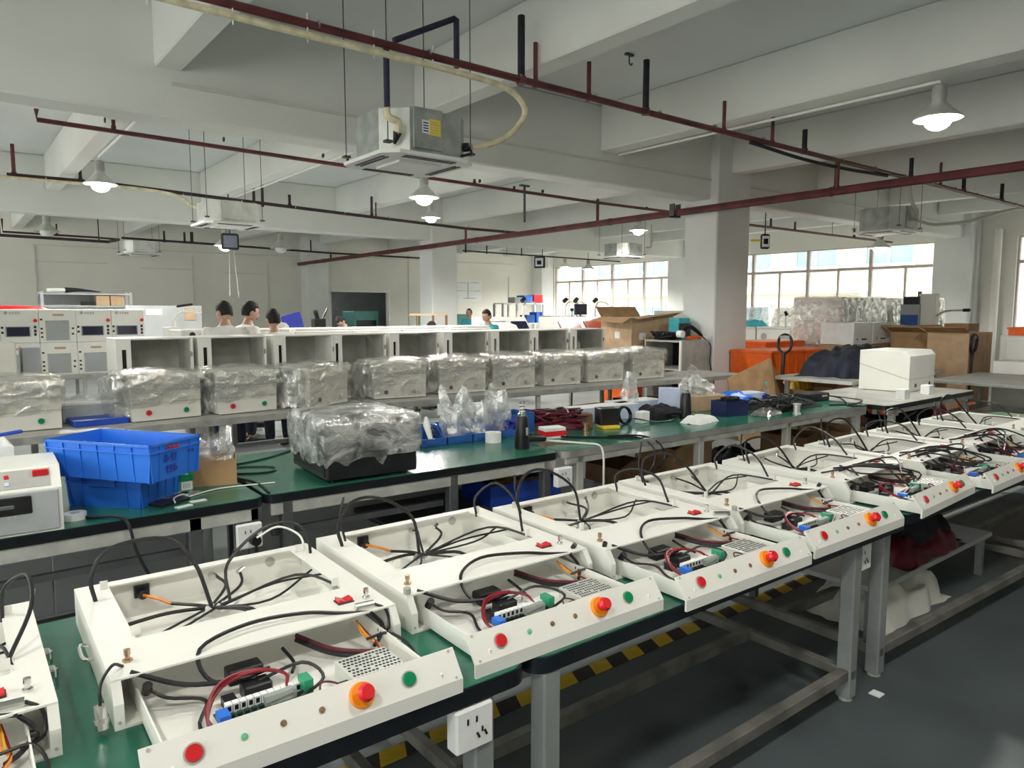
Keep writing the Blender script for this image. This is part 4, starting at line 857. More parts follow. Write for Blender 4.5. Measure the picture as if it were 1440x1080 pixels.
t = thing('small_carton', 'worn red and white carton right of the green heat gun', 'carton', (3.66, 4.16, .76), R(-12)); G().box(-.09, -.06, 0, .09, .06, .085, .004).put('carton', 'paper_white', t); G().box(-.091, -.061, .02, .091, .061, .06).put('red_band', 'estop_red', t, label='red printed band')
def boxx(name, label, cat, loc, rz, L, D, H, m, b=.004, group=None):
    o = G().box(-L/2, -D/2, 0, L/2, D/2, H, b).put(name, m, loc=loc, rz=rz); return tag(o, label, cat, group)
t = thing('long_carton', 'long white and blue carton lying behind the black square box', 'carton', (4.62, 4.58, .76), R(-4)); G().box(-.36, -.1, 0, .36, .1, .13, .003).put('carton', 'paper_blue', t); G().box(-.361, -.101, .128, .361, .101, .133).put('lid', 'paper_white', t)
t = thing('long_carton', 'white and blue carton further right with a clear bag on top', 'carton', (5.12, 4.66, .76), R(-3)); G().box(-.27, -.1, 0, .27, .1, .13, .003).put('carton', 'paper_blue', t); G().box(-.271, -.101, .128, .271, .101, .133).put('lid', 'paper_white', t)
crumple('plastic_bag', 'clear crumpled bag standing on the right white and blue carton', 'bag', (5.08, 4.66, .894), .3, .2, .16, .16, 'bag_film', 12, 6)
boxx('black_case', 'square black box standing before the long white and blue carton', 'box', (4.36, 4.26, .785), R(-20), .17, .13, .14, 'black_plastic')
boxx('small_carton', 'small brown red printed carton left of the square black box', 'carton', (4.2, 4.36, .76), R(-15), .1, .1, .12, 'cardboard_dark')
boxx('yellow_block', 'pale yellow block under the square black box', 'block', (4.34, 4.22, .76), R(-20), .15, .14, .025, 'label_yellow')
t = thing('solder_spool', 'small pale spool standing left of the yellow block', 'spool', (4.02, 4.16, .76)); G().lathe([(.028, 0), (.028, .006), (.02, .01), (.02, .07), (.028, .074), (.028, .08)], n=16).put('spool', 'brass', t)
t = thing('cable_coil', 'coil of black cable right of the square black box', 'cable', (4.6, 4.24, .762)); g = G()
for k in range(7): g.tube([(.075*cos(a_*.7), .03+k*.004+.05*sin(a_*.7)*.3, .075+.07*sin(a_*.7)) for a_ in range(10)], .008, 6, 3)
g.tube([(.05, -.03, .05), (.25, -.1, .01), (.45, -.12, .01), (.6, -.02, .01), (.5, .05, .01)], .006, 6).put('coil', 'rubber', t)
boxx('small_carton', 'small white carton right of the black cable coil', 'carton', (4.78, 4.24, .76), R(5), .11, .08, .10, 'foam_white')
boxx('white_bar', 'flat white bar lying in front of the right blue carton', 'bar', (5.32, 4.32, .76), R(-10), .34, .08, .025, 'foam_white')
tag(G().grid(lambda u, v: V(((u-.5)*.36, (v-.5)*.2, .055*(1-(2*u-1)**6)*(1-(2*v-1)**6)+.012*noise.noise(V((u*5, v*5, 1))))), 18, 12).put('foam_pouch', 'foam_white', loc=(5.2, 3.95, .762), rz=R(8)), 'white foam pouch lying near the edge of the shiny bench', 'pouch')
heap('black_bag_heap', 'black bags and leads heaped left of the second heat gun', 'bags', (5.2, 4.42, .762), R(5), .5, .34, .13, 'black_cloth', 4)
t = thing('cardboard_box', 'brown box wrapped in clear plastic behind the second heat gun', 'box', (5.9, 4.45, .76), R(-12), 'brown boxes on the benches'); G().box(-.19, -.13, 0, .19, .13, .15, .004).put('carton', 'cardboard_pale', t)
crumple('plastic_bag', 'clear bag draped over the brown box behind the second heat gun', 'bag', (5.86, 4.5, .90), 0, .5, .3, .16, 'bag_film', 21, 3)
boxx('blue_carton', 'tilted pale blue box behind the second heat gun', 'carton', (5.45, 4.5, .76), R(40), .12, .2, .24, 'paper_blue')
heap('blue_bag', 'bright blue plastic bag right of the bagged brown box', 'bag', (6.42, 4.52, .762), R(-8), .62, .3, .16, 'blue_plastic', 9)
boxx('pale_carton', 'pale blue carton beside the water bottle', 'carton', (6.72, 4.5, .76), R(-8), .34, .2, .11, 'paper_blue')
t = thing('water_bottle', 'clear water bottle with a blue label standing on the shiny bench', 'bottle', (6.86, 4.36, .76)); G().lathe([(.034, 0), (.036, .02), (.036, .12), (.033, .15), (.014, .185), (.014, .2)], n=18).put('bottle', 'bottle_film', t); G().lathe([(.016, .198), (.016, .22)], n=14).put('cap', 'teal_cloth', t); G().lathe([(.0365, .03), (.0365, .085)], n=18, cap=False).put('label', 'ink_blue', t, label='dark blue bottle label')
t = thing('blue_basket', 'dark blue plastic basket of parts in front of the blue bag', 'basket', (5.78, 4.05, .76), R(-10)); G().open_box(-.14, -.1, 0, .14, .1, .14, .008).put('basket', 'navy_plastic', t); g = G(); q = random.Random(2)
for k in range(16): g.bar((q.uniform(-.1, .1), q.uniform(-.07, .07), .14), (.05, .03, .05))
g.put('part_pile', 'anodised_black', t, kind='stuff')
heap('black_bag_heap', 'black plastic bags and leads heaped right of the water bottle', 'bags', (6.62, 4.05, .762), R(0), .9, .42, .13, 'black_cloth', 17)
wire_heap('wire_heap', 'tangle of black leads on the heap right of the water bottle', 'wires', (6.4, 3.95, .765), 0, .7, .4, .14, ('rubber',), 12, 12, .007)
heap('foil_bag', 'crumpled silver foil bag in front of the blue basket', 'bag', (6.1, 3.86, .762), R(12), .4, .2, .07, 'foil', 6)
t = thing('solder_spool', 'metal tin can standing near the front edge of the shiny bench', 'can', (6.33, 3.69, .76)); G().lathe([(.04, 0), (.04, .008), (.03, .012), (.03, .088), (.04, .092), (.04, .1)], n=20).put('can', 'galv_bright', t)
t = thing('black_charger', 'black box with leads at the far end of the shiny bench', 'box', (7.4, 4.15, .76), R(-5)); G().box(-.2, -.09, 0, .2, .09, .085, .01).put('case', 'black_plastic', t); G().box(.06, -.092, .045, .15, -.089, .065).put('tag_label', 'ink_grey', t)
G().tube([(.2, 0, .05), (.35, -.1, .02), (.1, -.35, .006), (-.1, -.5, .006), (.05, -.6, .006)], .008, 6).tube([(.2, .02, .05), (.5, -.2, .006), (.3, -.4, .02), (.05, -.45, .006), (-.2, -.35, .006)], .007, 6).put('lead', 'rubber', t)
for (x, y, l) in ((8.33, 3.6, 'left of two small white cartons at the edge of the black-edged bench'), (9.05, 3.64, 'right of two small white cartons at the edge of the black-edged bench')): boxx('small_carton', l, 'carton', (x, y, .76), 0, .13, .1, .11, 'paper_white')
# things stowed under the middle benches
for k, (x, y, L, D, H, m, l) in enumerate(((4.6, 4.3, .5, .4, .42, 'cardboard_dark', 'dark brown carton under the shiny bench, left one'), (5.35, 4.35, .6, .45, .5, 'cardboard', 'brown carton under the shiny bench, right one'), (7.3, 4.3, .5, .5, .40, 'cardboard_dark', 'brown carton under the end of the shiny bench'), (8.3, 4.3, .6, .5, .35, 'cardboard', 'brown carton beneath the unwrapped white machine'), (9.3, 4.2, .4, .4, .4, 'black_cloth', 'dark bag-like box beneath the black-edged bench'))):
    t = thing('cardboard_box', l, 'box', (x, y, 0), R(5*k), 'cartons under the middle benches'); G().open_box(-L/2, -D/2, 0, L/2, D/2, H, .006).put('carton', m, t)
    for s in (-1, 1): G().box(-L/2, 0, -.003, L/2, D*.4, .003).put('flap', m, t, loc=(0, s*D/2, H), rot=(R(35 if s > 0 else 145), 0, 0))
heap('black_bag_heap', 'dark bags of leads on the floor under the shiny bench', 'bags', (6.3, 4.3, 0), 0, .9, .6, .45, 'black_cloth', 33)
wire_heap('wire_heap', 'reddish bundle of wire on the brown carton under the shiny bench', 'wires', (5.3, 4.15, .52), 0, .25, .2, .12, ('dark_red_wire', 'cardboard_dark'), 4, 10, .006)
# bags on the lower shelf of the right front bench
LS2 = G().box(3.75, 1.7, .26, 5.35, 2.5, .29, .004).put('low_shelf', 'panel_grey', FB3); LS2.matrix_parent_inverse = FB3.matrix_basis.inverted()
for (x, y) in ((3.8, 1.75), (5.3, 1.75), (3.8, 2.45), (5.3, 2.45)): G().box(x-.02, y-.02, 0, x+.02, y+.02, .26).put('leg', 'steel_paint', LS2)
heap('black_bag_heap', 'black bag on the low shelf under the turned front bench', 'bags', (4.65, 2.0, .292), 0, .7, .5, .32, 'black_cloth', 41)
heap('red_wire_bag', 'dark red and yellow wire bundle on the low shelf at right', 'wires', (4.55, 1.88, .291), 0, .8, .34, .18, 'dark_red_wire', 43)
heap('plastic_sack', 'milky plastic sack on the floor under the turned front bench', 'bag', (4.3, 1.95, .0), 0, .9, .5, .24, 'grey_white', 47)
boxx('yellow_block', 'yellow box on the low shelf under the turned front bench', 'box', (4.15, 1.95, .291), .2, .2, .2, .14, 'label_yellow')
# ------------------------------------------------------------------ closed machines on the grey tables
def grey_table(label, loc, rz, L, D, h=.8, legs=(.03, .35, .65, .97)):
    return bench(label, loc, rz, L, D, h, 'grey_top', 'grey_edge', 'alu_apron', 'dull_inner', .03, .06, legs, True, 0, 'grey tables', 'dull_inner', .05, .18, .02)
grey_table('long grey table under the film-wrapped machines, left half', (-.9, 6.36, 0), R(2.6), 4.3, .94)
grey_table('long grey table under the film-wrapped machines, right half', (3.42, 6.56, 0), R(-2.6), 5.95, .92)
def closed_machine(name, label, loc, rz, w=.56, d=.52, h=.47, m='grey_white', group=None, lit=True, flip=False):
    t = thing(name, label, 'machine', loc, rz, group); x = w/2
    G().prism([(0, 0.008), (.0, .15), (d, .32), (d, .008)], 'x', -x, x).put('lower_casing', m, t)
    G().prism([(.0, .156), (.0, h-.06), (.05, h), (d, h), (d, .326)], 'x', -x-.003, x+.003).put('lid', m, t)
    G().prism([(.006, .13), (.006, .2), (d-.006, .36), (d-.006, .28)], 'x', -x+.004, x-.004).put('seam', 'dull_inner', t)
    for s, mm in ((-1, 'red_plastic'), (1, 'green_plastic')):
        G().cyl((s*x*.55, 0, .075), (s*x*.55, -.008, .075), .026, 16).put('button_bezel', 'dull_inner', t)
        G().cyl((s*x*.55, -.006, .075), (s*x*.55, -.016, .075), .021, 16).put('push_button', mm if lit else 'black_plastic', t)
    for sx in (-1, 1):
        for y in (.05, d-.05): G().cyl((sx*(x-.05), y, 0), (sx*(x-.05), y, .012), .02, 10).put('foot', 'rubber', t)
    return t
LW = ['first film-wrapped machine from the left, cut off by the picture edge', 'second film-wrapped machine from the left, film bunched at its left side', 'third film-wrapped machine from the left, clear green button', 'fourth film-wrapped machine, turned so its lid seam slopes across', 'fifth film-wrapped machine, directly behind the wrapped black box', 'sixth film-wrapped machine from the left, shiny strip at its foot', 'seventh film-wrapped machine from the left', 'eighth film-wrapped machine from the left', 'ninth film-wrapped machine from the left', 'tenth film-wrapped machine, furthest right beside the orange box']
WR = [(.40, 6.70, 2), (1.49, 6.70, 6), (2.18, 6.70, 5), (2.98, 6.72, 28), (3.82, 6.80, -10), (4.62, 6.78, -6), (5.36, 6.78, -6), (6.10, 6.74, -6), (6.85, 6.72, -8), (7.62, 6.66, -5)]
for k, (x, y, a) in enumerate(WR):
    w_ = (.62, .56, .54, .58, .58, .58, .58, .56, .58, .58)[k]
    t = closed_machine('wrapped_machine', LW[k], (x, y, .8), R(a), w_, .5, .385, 'grey_white', 'film wrapped machines on the grey tables', k < 3)
    wrap_shell(-w_/2-.02, -.018, .125 if k < 3 else .03, w_/2+.022, .53, .40, .011, k*3.7+1, 14, .02, .02, .025).put('film_cover', 'film', t, ang=60)
    if k: wrap_shell(-w_/2-.09-.03*(k % 2), .06, .03, -w_/2+.03, .46, .37, .022, k*2.3, 10, .05, .03, .02).put('film_bunch', 'film_dense', t, ang=60)
    wrap_shell(-w_/2-.03, -.02, .24, w_/2+.03, .54, .415, .015, k*5.1+2, 12, .02, .06, .03).put('film_cover', 'film', t, ang=60)
# tall open machine covers behind them
grey_table('grey table under the row of upright open covers', (-.8, 7.55, 0), 0, 8.9, .95)
def cover_proto():
    t = thing('open_cover', 'x', 'machine cover', (0, 0, 0), 0, 'upright open machine covers'); w_, d, h = .70, .5, .655
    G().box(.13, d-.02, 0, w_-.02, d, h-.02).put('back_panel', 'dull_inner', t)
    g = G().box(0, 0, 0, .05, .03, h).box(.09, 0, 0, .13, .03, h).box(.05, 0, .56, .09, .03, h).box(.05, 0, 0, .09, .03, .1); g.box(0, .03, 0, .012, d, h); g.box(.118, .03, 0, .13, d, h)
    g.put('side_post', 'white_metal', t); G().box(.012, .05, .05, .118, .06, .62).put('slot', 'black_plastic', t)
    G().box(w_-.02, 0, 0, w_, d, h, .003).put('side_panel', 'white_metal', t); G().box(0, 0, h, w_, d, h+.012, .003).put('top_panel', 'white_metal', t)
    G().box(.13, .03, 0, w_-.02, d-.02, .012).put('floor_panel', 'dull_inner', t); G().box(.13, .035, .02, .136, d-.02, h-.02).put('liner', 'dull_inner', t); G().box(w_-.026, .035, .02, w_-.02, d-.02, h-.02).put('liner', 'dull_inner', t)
    for z in (.16, .5): G().box(w_-.03, -.01, z-.025, w_-.012, .0, z+.025).put('hinge', 'chrome', t)
    return t
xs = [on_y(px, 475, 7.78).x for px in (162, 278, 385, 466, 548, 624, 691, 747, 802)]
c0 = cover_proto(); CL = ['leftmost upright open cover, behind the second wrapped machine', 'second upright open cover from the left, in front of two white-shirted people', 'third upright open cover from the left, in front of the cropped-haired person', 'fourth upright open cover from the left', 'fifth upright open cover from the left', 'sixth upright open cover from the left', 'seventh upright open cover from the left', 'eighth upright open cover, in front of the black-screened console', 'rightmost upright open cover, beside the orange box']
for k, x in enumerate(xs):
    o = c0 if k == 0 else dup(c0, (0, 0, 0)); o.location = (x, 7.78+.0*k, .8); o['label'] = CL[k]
t = thing('closed_cabinet', 'closed pale machine with a small black square socket at the far left', 'machine', (-.35, 7.75, .8))
G().box(0, 0, 0, .86, .5, .33, .006).put('lower_casing', 'grey_white', t); G().box(0, 0, .333, .86, .5, .66, .01).put('lid', 'grey_white', t); G().box(.64, -.012, .28, .74, .0, .36, .003).put('socket', 'black_plastic', t)
t = thing('pale_case', 'upright pale case beside the closed machine at the far left', 'panel', (.56, 7.9, .8)); G().box(0, 0, 0, .14, .4, .60, .006).put('panel', 'panel_grey', t)
# white machines in the row behind the covers
grey_table('grey table under the back row of white machines', (2.9, 9.75, 0), 0, 4.5, .9, .95)
BR = ['first', 'second', 'third', 'fourth', 'fifth', 'sixth', 'seventh', 'eighth']
for k in range(5):
    t = thing('white_casing', '%s white machine casing from the left in the row behind the covers' % BR[k], 'machine', (3.0+k*.86, 9.8, .95), 0, 'white casings behind the covers')
    G().box(0, 0, 0, .82, .6, .50, .012).put('casing', 'white_metal', t); G().box(.02, .02, .5, .8, .58, .535, .01).put('lid', 'white_metal', t)
    G().box(.3, -.004, .42, .42, .0, .46, .003).put('black_latch', 'black_plastic', t); G().box(.6, -.004, .43, .66, .0, .46).put('black_latch', 'black_plastic', t)
t = thing('white_tester', 'white machine with a black oval and a dark red window behind the first two covers', 'machine', (on_y(254, 460, 9.3).x, 9.3, .0)); G().box(0, 0, .0, .45, .6, 1.50, .012).put('casing', 'white_metal', t)
G().cyl((.13, -.006, 1.44), (.13, 0, 1.44), .035, 16).put('black_oval', 'black_plastic', t); G().box(.32, -.006, 1.2, .4, .0, 1.32).put('red_window', 'dark_red_wire', t); G().box(.32, -.006, 1.08, .4, .0, 1.19).put('dark_window', 'screen_dark', t)
for k in range(4): G().cyl((.22+k*.055, -.005, 1.45), (.22+k*.055, 0, 1.45), .012, 8).put('indicator', 'ink_grey', t)
t = thing('white_tester', 'narrow white box with three dark dots beside the notice board', 'machine', (on_y(236, 460, 10.2).x, 10.2, 0)); G().box(0, 0, 0, .14, .3, 1.52, .01).put('casing', 'white_metal', t)
for k in range(3): G().cyl((.03+k*.04, -.004, 1.47), (.03+k*.04, 0, 1.47), .013, 8).put('dot', 'black_plastic', t)
t = thing('swing_arm', 'white curved arm with a black handle above the narrow white box', 'arm', (on_y(247, 460, 10.6).x, 10.6, 1.6)); G().tube([(0, .1, 0), (.06, 0, .1), (.2, 0, .13), (.34, 0, .1)], .02, 8).put('arm', 'white_metal', t); G().box(.05, -.03, .17, .26, .03, .2, .01).put('handle', 'black_plastic', t, rot=(0, R(-8), 0)); G().cyl((0, .1, -1.6), (0, .1, 0), .03, 10).put('post', 'white_metal', t)
# control cabinets at the far left
grey_table('grey table under the stacked control cabinets at the far left', (-.6, 12.15, 0), 0, 3.4, .9, .8)
def control_cabinet(label, loc, kind, w_=.455, h=.475):
    t = thing('control_cabinet', label, 'cabinet', loc, 0, 'stacked control cabinets')
    G().box(0, 0, 0, w_, .5, h, .008).put('casing', 'white_metal', t); f = -.004
    if kind:
        G().box(.06, -.012, .09, w_-.10, 0, .235, .004).put('screen_bezel', 'panel_grey', t); G().box(.075, -.016, .1, w_-.115, -.008, .225).put('screen', 'screen_dark', t)
        G().cyl((w_-.04, -.035, .315), (w_-.04, 0, .315), .024, 14).put('red_knob', 'red_plastic', t)
        for z in (.12, .17, .225): G().box(w_-.06, f, z-.02, w_-.03, 0, z+.018).put('switch', 'black_plastic', t)
        for z in (.15, .22): G().box(.012, f, z-.015, .04, 0, z+.015).put('switch', 'black_plastic', t)
        g = G().cyl((.075, f, .425), (.075, 0, .425), .022, 14); g.put('round_emblem', 'ink_grey', t)
        g = G()
        for k in range(4): 
            x = .115+k*.034; g.box(x, f, .418, x+.026, 0, .423).box(x+.011, f, .405, x+.016, 0, .436).box(x, f, .432, x+.026, 0, .436).box(x+.002, f, .405, x+.006, 0, .418)
        g.put('lettering', 'ink_grey', t)
    else:
        g = G().box(.08, -.006, .03, .095, .0, .31).box(w_-.10, -.006, .03, w_-.085, 0, .31).box(.08, -.006, .30, w_-.085, 0, .315); g.put('recess_frame', 'dull_inner', t); G().box(.095, -.003, .03, w_-.10, 0, .30).put('recess_panel', 'panel_grey', t)
        G().box(.17, f, .38, .31, 0, .41).put('name_plate', 'cardboard_pale', t)
        for z, x in ((.2, .03), (.14, .03), (.08, .03), (.33, .03), (.2, w_-.04), (.12, w_-.045)): G().box(x-.014, f, z-.012, x+.014, 0, z+.012).put('switch', 'black_plastic', t)
    return t
CN = ['first', 'second', 'third', 'fourth', 'fifth']
for c in range(5):
    x = .18+(c)*.458
    control_cabinet('%s control cabinet from the left, lower row' % CN[c], (x, 12.3, .8), False)
    control_cabinet('%s control cabinet from the left, top row%s' % (CN[c], ', open recess front' if c == 2 else ', dark screen'), (x, 12.3, 1.277), c != 2)
heap('red_cloth', 'red cloth lying on top of the leftmost control cabinets', 'cloth', (.75, 12.5, 1.755), 0, .9, .3, .06, 'red_plastic', 5)
boxx('black_case', 'black box on top of the leftmost control cabinet', 'box', (.35, 12.75, 1.755), 0, .3, .2, .14, 'black_plastic')
t = thing('storage_rack', 'grey metal rack behind the control cabinets with clutter on top', 'rack', (1.5, 16, 0))
for x in (0, 1.48):
    for y in (0, .45): G().box(x-.025, y-.025, 0, x+.025, y+.025, 2.09).put('post', 'panel_grey', t)
for z in (.5, 1.2, 1.80, 2.03): G().box(0, -.02, z, 1.48, .47, z+.03).put('shelf', 'panel_grey', t)
G().box(.02, .43, 1.83, 1.46, .45, 2.03).put('back_panel', 'panel_grey', t)
for (x, l) in ((1.0, 'left brown carton on the grey rack'), (1.25, 'right brown carton on the grey rack')): boxx('small_carton', l, 'carton', (1.5+x, 16.15, 1.83), 0, .23, .25, .19, 'cardboard_pale', group='cartons on the grey rack')
boxx('black_case', 'dark tool lying on the grey rack left of the brown cartons', 'tool', (2.25, 16.1, 1.83), .1, .22, .1, .08, 'black_plastic')
t = thing('umbrella', 'folded black umbrella lying on top of the grey rack', 'umbrella', (1.9, 16.2, 2.07)); G().tube([(0, 0, .05), (.25, 0, .055), (.6, 0, .02)], lambda u: .045*(1-u)+.008, 8).put('canopy', 'black_cloth', t); G().tube([(-.3, 0, .04), (-.15, 0, .05), (0, 0, .05)], .035, 8).put('white_bag', 'foam_white', t)
t = thing('notice_board', 'pale notice board with papers left of the white shirted people', 'board', (2.52, 14.0, 0)); G().box(0, 0, 1.0, 1.25, .04, 1.82, .004).put('board', 'panel_grey', t)
for sx in (.05, 1.2): G().box(sx-.02, 0, 0, sx+.02, .04, 1.0).put('leg', 'panel_grey', t)
for (x, z, w_, h_, m) in ((.32, 1.66, .26, .1, 'paper_white'), (.95, 1.56, .18, .22, 'cardboard_pale'), (.05, 1.68, .07, .06, 'ink_grey')): G().box(x, -.006, z, x+w_, 0, z+h_).put('paper_sheet', m, t)
# film bundle and circuit boards between the first two wrapped machines
boxx('circuit_tray', 'blue and black circuit boards in a tray between the first wrapped machines', 'circuit boards', (.98, 6.85, .8), R(3), .40, .3, .05, 'deep_blue')
t = thing('foam_roll', 'white foam sheets stacked between the first two wrapped machines', 'foam', (.97, 7.12, .8), R(4)); G().box(-.24, -.1, .14, .24, .12, .17, .006).put('foam_sheet', 'foam_white', t); G().box(-.24, -.12, .0, .24, .12, .14, .01).put('carton', 'panel_grey', t)
crumple('plastic_bag', 'clear plastic lying over the white foam sheets at left', 'bag', (1.0, 7.13, .972), 0, .4, .2, .05, 'film_dense', 14, 2)
# ------------------------------------------------------------------ people
def skin_mesh(name, V_, E_, Rr, root=0, lev=1):
    me = bpy.data.meshes.new(name); me.from_pydata(V_, E_, []); o = bpy.data.objects.new(name, me); COL.objects.link(o)
    sm = o.modifiers.new('s', 'SKIN'); ly = me.skin_vertices[0] if me.skin_vertices else None
    for i, r in enumerate(Rr): ly.data[i].radius = r if hasattr(r, '__len__') else (r, r)
    ly.data[root].use_root = True
    sb = o.modifiers.new('u', 'SUBSURF'); sb.levels = lev; sb.render_levels = lev
    dg = bpy.context.evaluated_depsgraph_get(); dg.update(); m2 = bpy.data.meshes.new_from_object(o.evaluated_get(dg)); bpy.data.objects.remove(o); return m2
def person(label, loc, rz, h=1.72, lean=0, headp=0, headt=0, shirt='white_cloth', arms=0.5, cap=None, bald=False):
    """figure facing local -Y; lean bends the trunk at the hips, headp nods and headt turns the head"""
    s = h/1.74; t = thing('person', label, 'person', loc, rz, 'people at work')
    hip = V((0, 0, .93)); L = Matrix.Translation(hip) @ Euler((lean, 0, 0)).to_matrix().to_4x4() @ Matrix.Translation(-hip)
    v = []; e = []; r = []
    def J(p, rad, par=None, up_=True):
        p = V(p); p = (L @ p) if up_ else p; v.append(tuple(p*s)); r.append(tuple(q*s for q in rad) if hasattr(rad, '__len__') else rad*s)
        if par is not None: e.append((par, len(v)-1))
        return len(v)-1
    pel = J((0, 0, .93), (.15, .11)); sp = J((0, -.005, 1.10), (.135, .10), pel); ch = J((0, 0, 1.30), (.16, .115), sp); nb = J((0, .015, 1.44), (.075, .07), ch); nk = J((0, 0, 1.51), .056, nb)
    J((0, -.01, 1.56), .05, nk)
    hands = []
    for sd in (-1, 1):
        sh = J((sd*.185, .01, 1.39), .062, ch); el = J((sd*.24, -.10*arms+.02, 1.12), .046, sh); wr = J((sd*(.22-.08*arms), -.34*arms-.02, 1.0-.08*(1-arms)+.08*arms), .032, el)
        hd = J((sd*(.21-.09*arms), -.42*arms-.03, .96+.12*arms-.07*(1-arms)), (.036, .02), wr)
        for k in range(4): 
            a = J((sd*(.205-.09*arms)+(k-1.5)*.017, -.47*arms-.04, .92+.16*arms-.07*(1-arms)), .0095, hd); J((sd*(.205-.09*arms)+(k-1.5)*.018, -.50*arms-.05-(.006 if k in (1, 2) else 0), .88+.17*arms-.07*(1-arms)), .008, a)
        a = J((sd*(.17-.09*arms), -.43*arms-.05, .95+.12*arms-.07*(1-arms)), .011, hd); J((sd*(.15-.09*arms), -.46*arms-.06, .92+.13*arms-.07*(1-arms)), .009, a)
    for sd in (-1, 1):
        hp = J((sd*.095, 0, .88), .085, pel, False); kn = J((sd*.105, -.02, .49), .058, hp, False); an = J((sd*.105, .02, .09), .04, kn, False); J((sd*.115, -.13, .035), (.04, .03), an, False)
    body = skin_mesh('body', v, e, r)
    # head: skull with brow, nose, chin and ears, in the same mesh
    HM = L @ Matrix.Translation((0, -.02, 1.605)) @ Euler((headp, 0, headt)).to_matrix().to_4x4()
    def skull(q):
        k = 1+.02*q.z; 
        if q.z < 0: k *= 1-.16*(-q.z)**1.5*(1 if q.y > -.2 else .5)
        if q.y < 0: k += .22*math.exp(-((q.x/.16)**2+((q.z+.12)/.2)**2)) if q.y < -.6 else 0
        return k
    g = G(); g.M = Matrix.Scale(s, 4) @ HM
    g.ball((0, 0, 0), (.078, .098, .118), 20, 14, skull)
    for sd in (-1, 1): g.ball((sd*.079, .01, -.01), (.012, .024, .034), 8, 6)
    hm = g.mesh('head', 'skin')
    bm = bmesh.new(); bm.from_mesh(body); bm.from_mesh(hm); bm.to_mesh(body); bm.free(); body.polygons.foreach_set('use_smooth', [True]*len(body.polygons))
    body.materials.clear(); body.materials.append(MAT['skin']); o = bpy.data.objects.new('body', body); COL.objects.link(o); o.parent = t
    for sd in (-1, 1):
        g = G(); g.M = Matrix.Scale(s, 4) @ HM; g.ball((sd*.03, -.088, .005), (.013, .008, .008), 8, 6); g.put('eye', 'black_plastic', t)
    g = G(); g.M = Matrix.Scale(s, 4) @ HM; g.ball((0, -.086, -.062), (.024, .008, .007), 8, 6); g.put('mouth', 'red_plastic' if False else 'dark_red_wire', t)
    def hairf(q):
        face = q.y < -.25 and q.z < .42; low = q.z < -.5 and q.y > -.25
        k = 1.10 if q.z > .2 else 1.07
        if face or low or (abs(q.x) > .75 and q.z < -.1 and q.y < .3): k = .86
        return k*(1+.08*noise.noise(V((q.x*5, q.y*5, q.z*5))))*(.88 if bald and q.z > .3 else 1)
    g = G(); g.M = Matrix.Scale(s, 4) @ HM; g.ball((0, .004, .012), (.080, .1, .118), 26, 18, hairf); g.put('hair', cap or 'hair', t)
    # shirt with short sleeves, trousers, shoes
    v = []; e = []; r = []; tv = None
    a = J((0, 0, .88), (.172, .135)); b = J((0, -.005, 1.10), (.165, .128), a); c = J((0, 0, 1.30), (.185, .14), b); d = J((0, .015, 1.42), (.125, .095), c); J((0, .012, 1.475), (.076, .07), d)
    for sd in (-1, 1):
        q1 = J((sd*.19, .01, 1.385), .083, c); q2 = J((sd*.232, -.07*arms+.02, 1.19), .072, q1); J((sd*.24, -.09*arms+.02, 1.13), .068, q2)
    m = skin_mesh('shirt', v, e, r); m.materials.append(MAT[shirt]); m.polygons.foreach_set('use_smooth', [True]*len(m.polygons)); o = bpy.data.objects.new('shirt', m); COL.objects.link(o); o.parent = t
    v = []; e = []; r = []
    a = J((0, 0, .96), (.158, .118), None, False); b = J((0, 0, .88), (.165, .125), a, False)
    for sd in (-1, 1): q1 = J((sd*.098, 0, .80), .10, b, False); q2 = J((sd*.107, -.02, .49), .078, q1, False); J((sd*.107, .015, .1), .064, q2, False)
    m = skin_mesh('trousers', v, e, r); m.materials.append(MAT['trouser']); o = bpy.data.objects.new('trousers', m); COL.objects.link(o); o.parent = t
    for sd in (-1, 1): G().ball((sd*.112*s, -.05*s, .04*s), (.06*s, .165*s, .07*s), 12, 8).put('shoe', 'shoe', t)
    return t
p = on_y(319, 430, 8.85); person('person in a white t-shirt with fluffy black hair bending over the work, leftmost', (p.x-.02, 8.85, 0), R(170), 1.86, R(8), R(14), R(25), 'white_cloth')
p = on_y(343, 430, 9.5); person('person in a white shirt seen in profile facing right, second from left', (p.x, 9.5, 0), R(95), 1.86, R(5), R(6), R(0), 'white_cloth')
p = on_y(386, 430, 8.85); person('person in a white top with cropped black hair seen from behind', (p.x, 8.85, 0), R(180), 1.76, R(4), R(4), 0, 'white_cloth')
p = on_y(362, 430, 10.95); person('person in a teal shirt and grey cap stooping behind the white shirted people', (p.x-.12, 10.95, 0), R(70), 1.72, R(38), R(20), 0, 'teal_cloth', cap='ink_grey')
person('person in a black top bending to the left before the dark side room opening', (7.28, 15.0, 0), R(-75), 1.74, R(32), R(25), 0, 'black_cloth')
person('person of whom only the black hair shows before the far column', (6.74, 11.0, 0), R(10), 1.56, R(8), R(20), 0, 'trouser')
person('person in a teal shirt standing right of the far column facing left', (11.95, 17.2, 0), R(-70), 1.80, 0, 0, 0, 'teal_cloth', .3, bald=True)
person('person in a teal shirt with short black hair looking left, nearest of the teal shirts', (8.5, 11.55, 0), R(-80), 1.76, R(5), R(2), 0, 'teal_cloth')

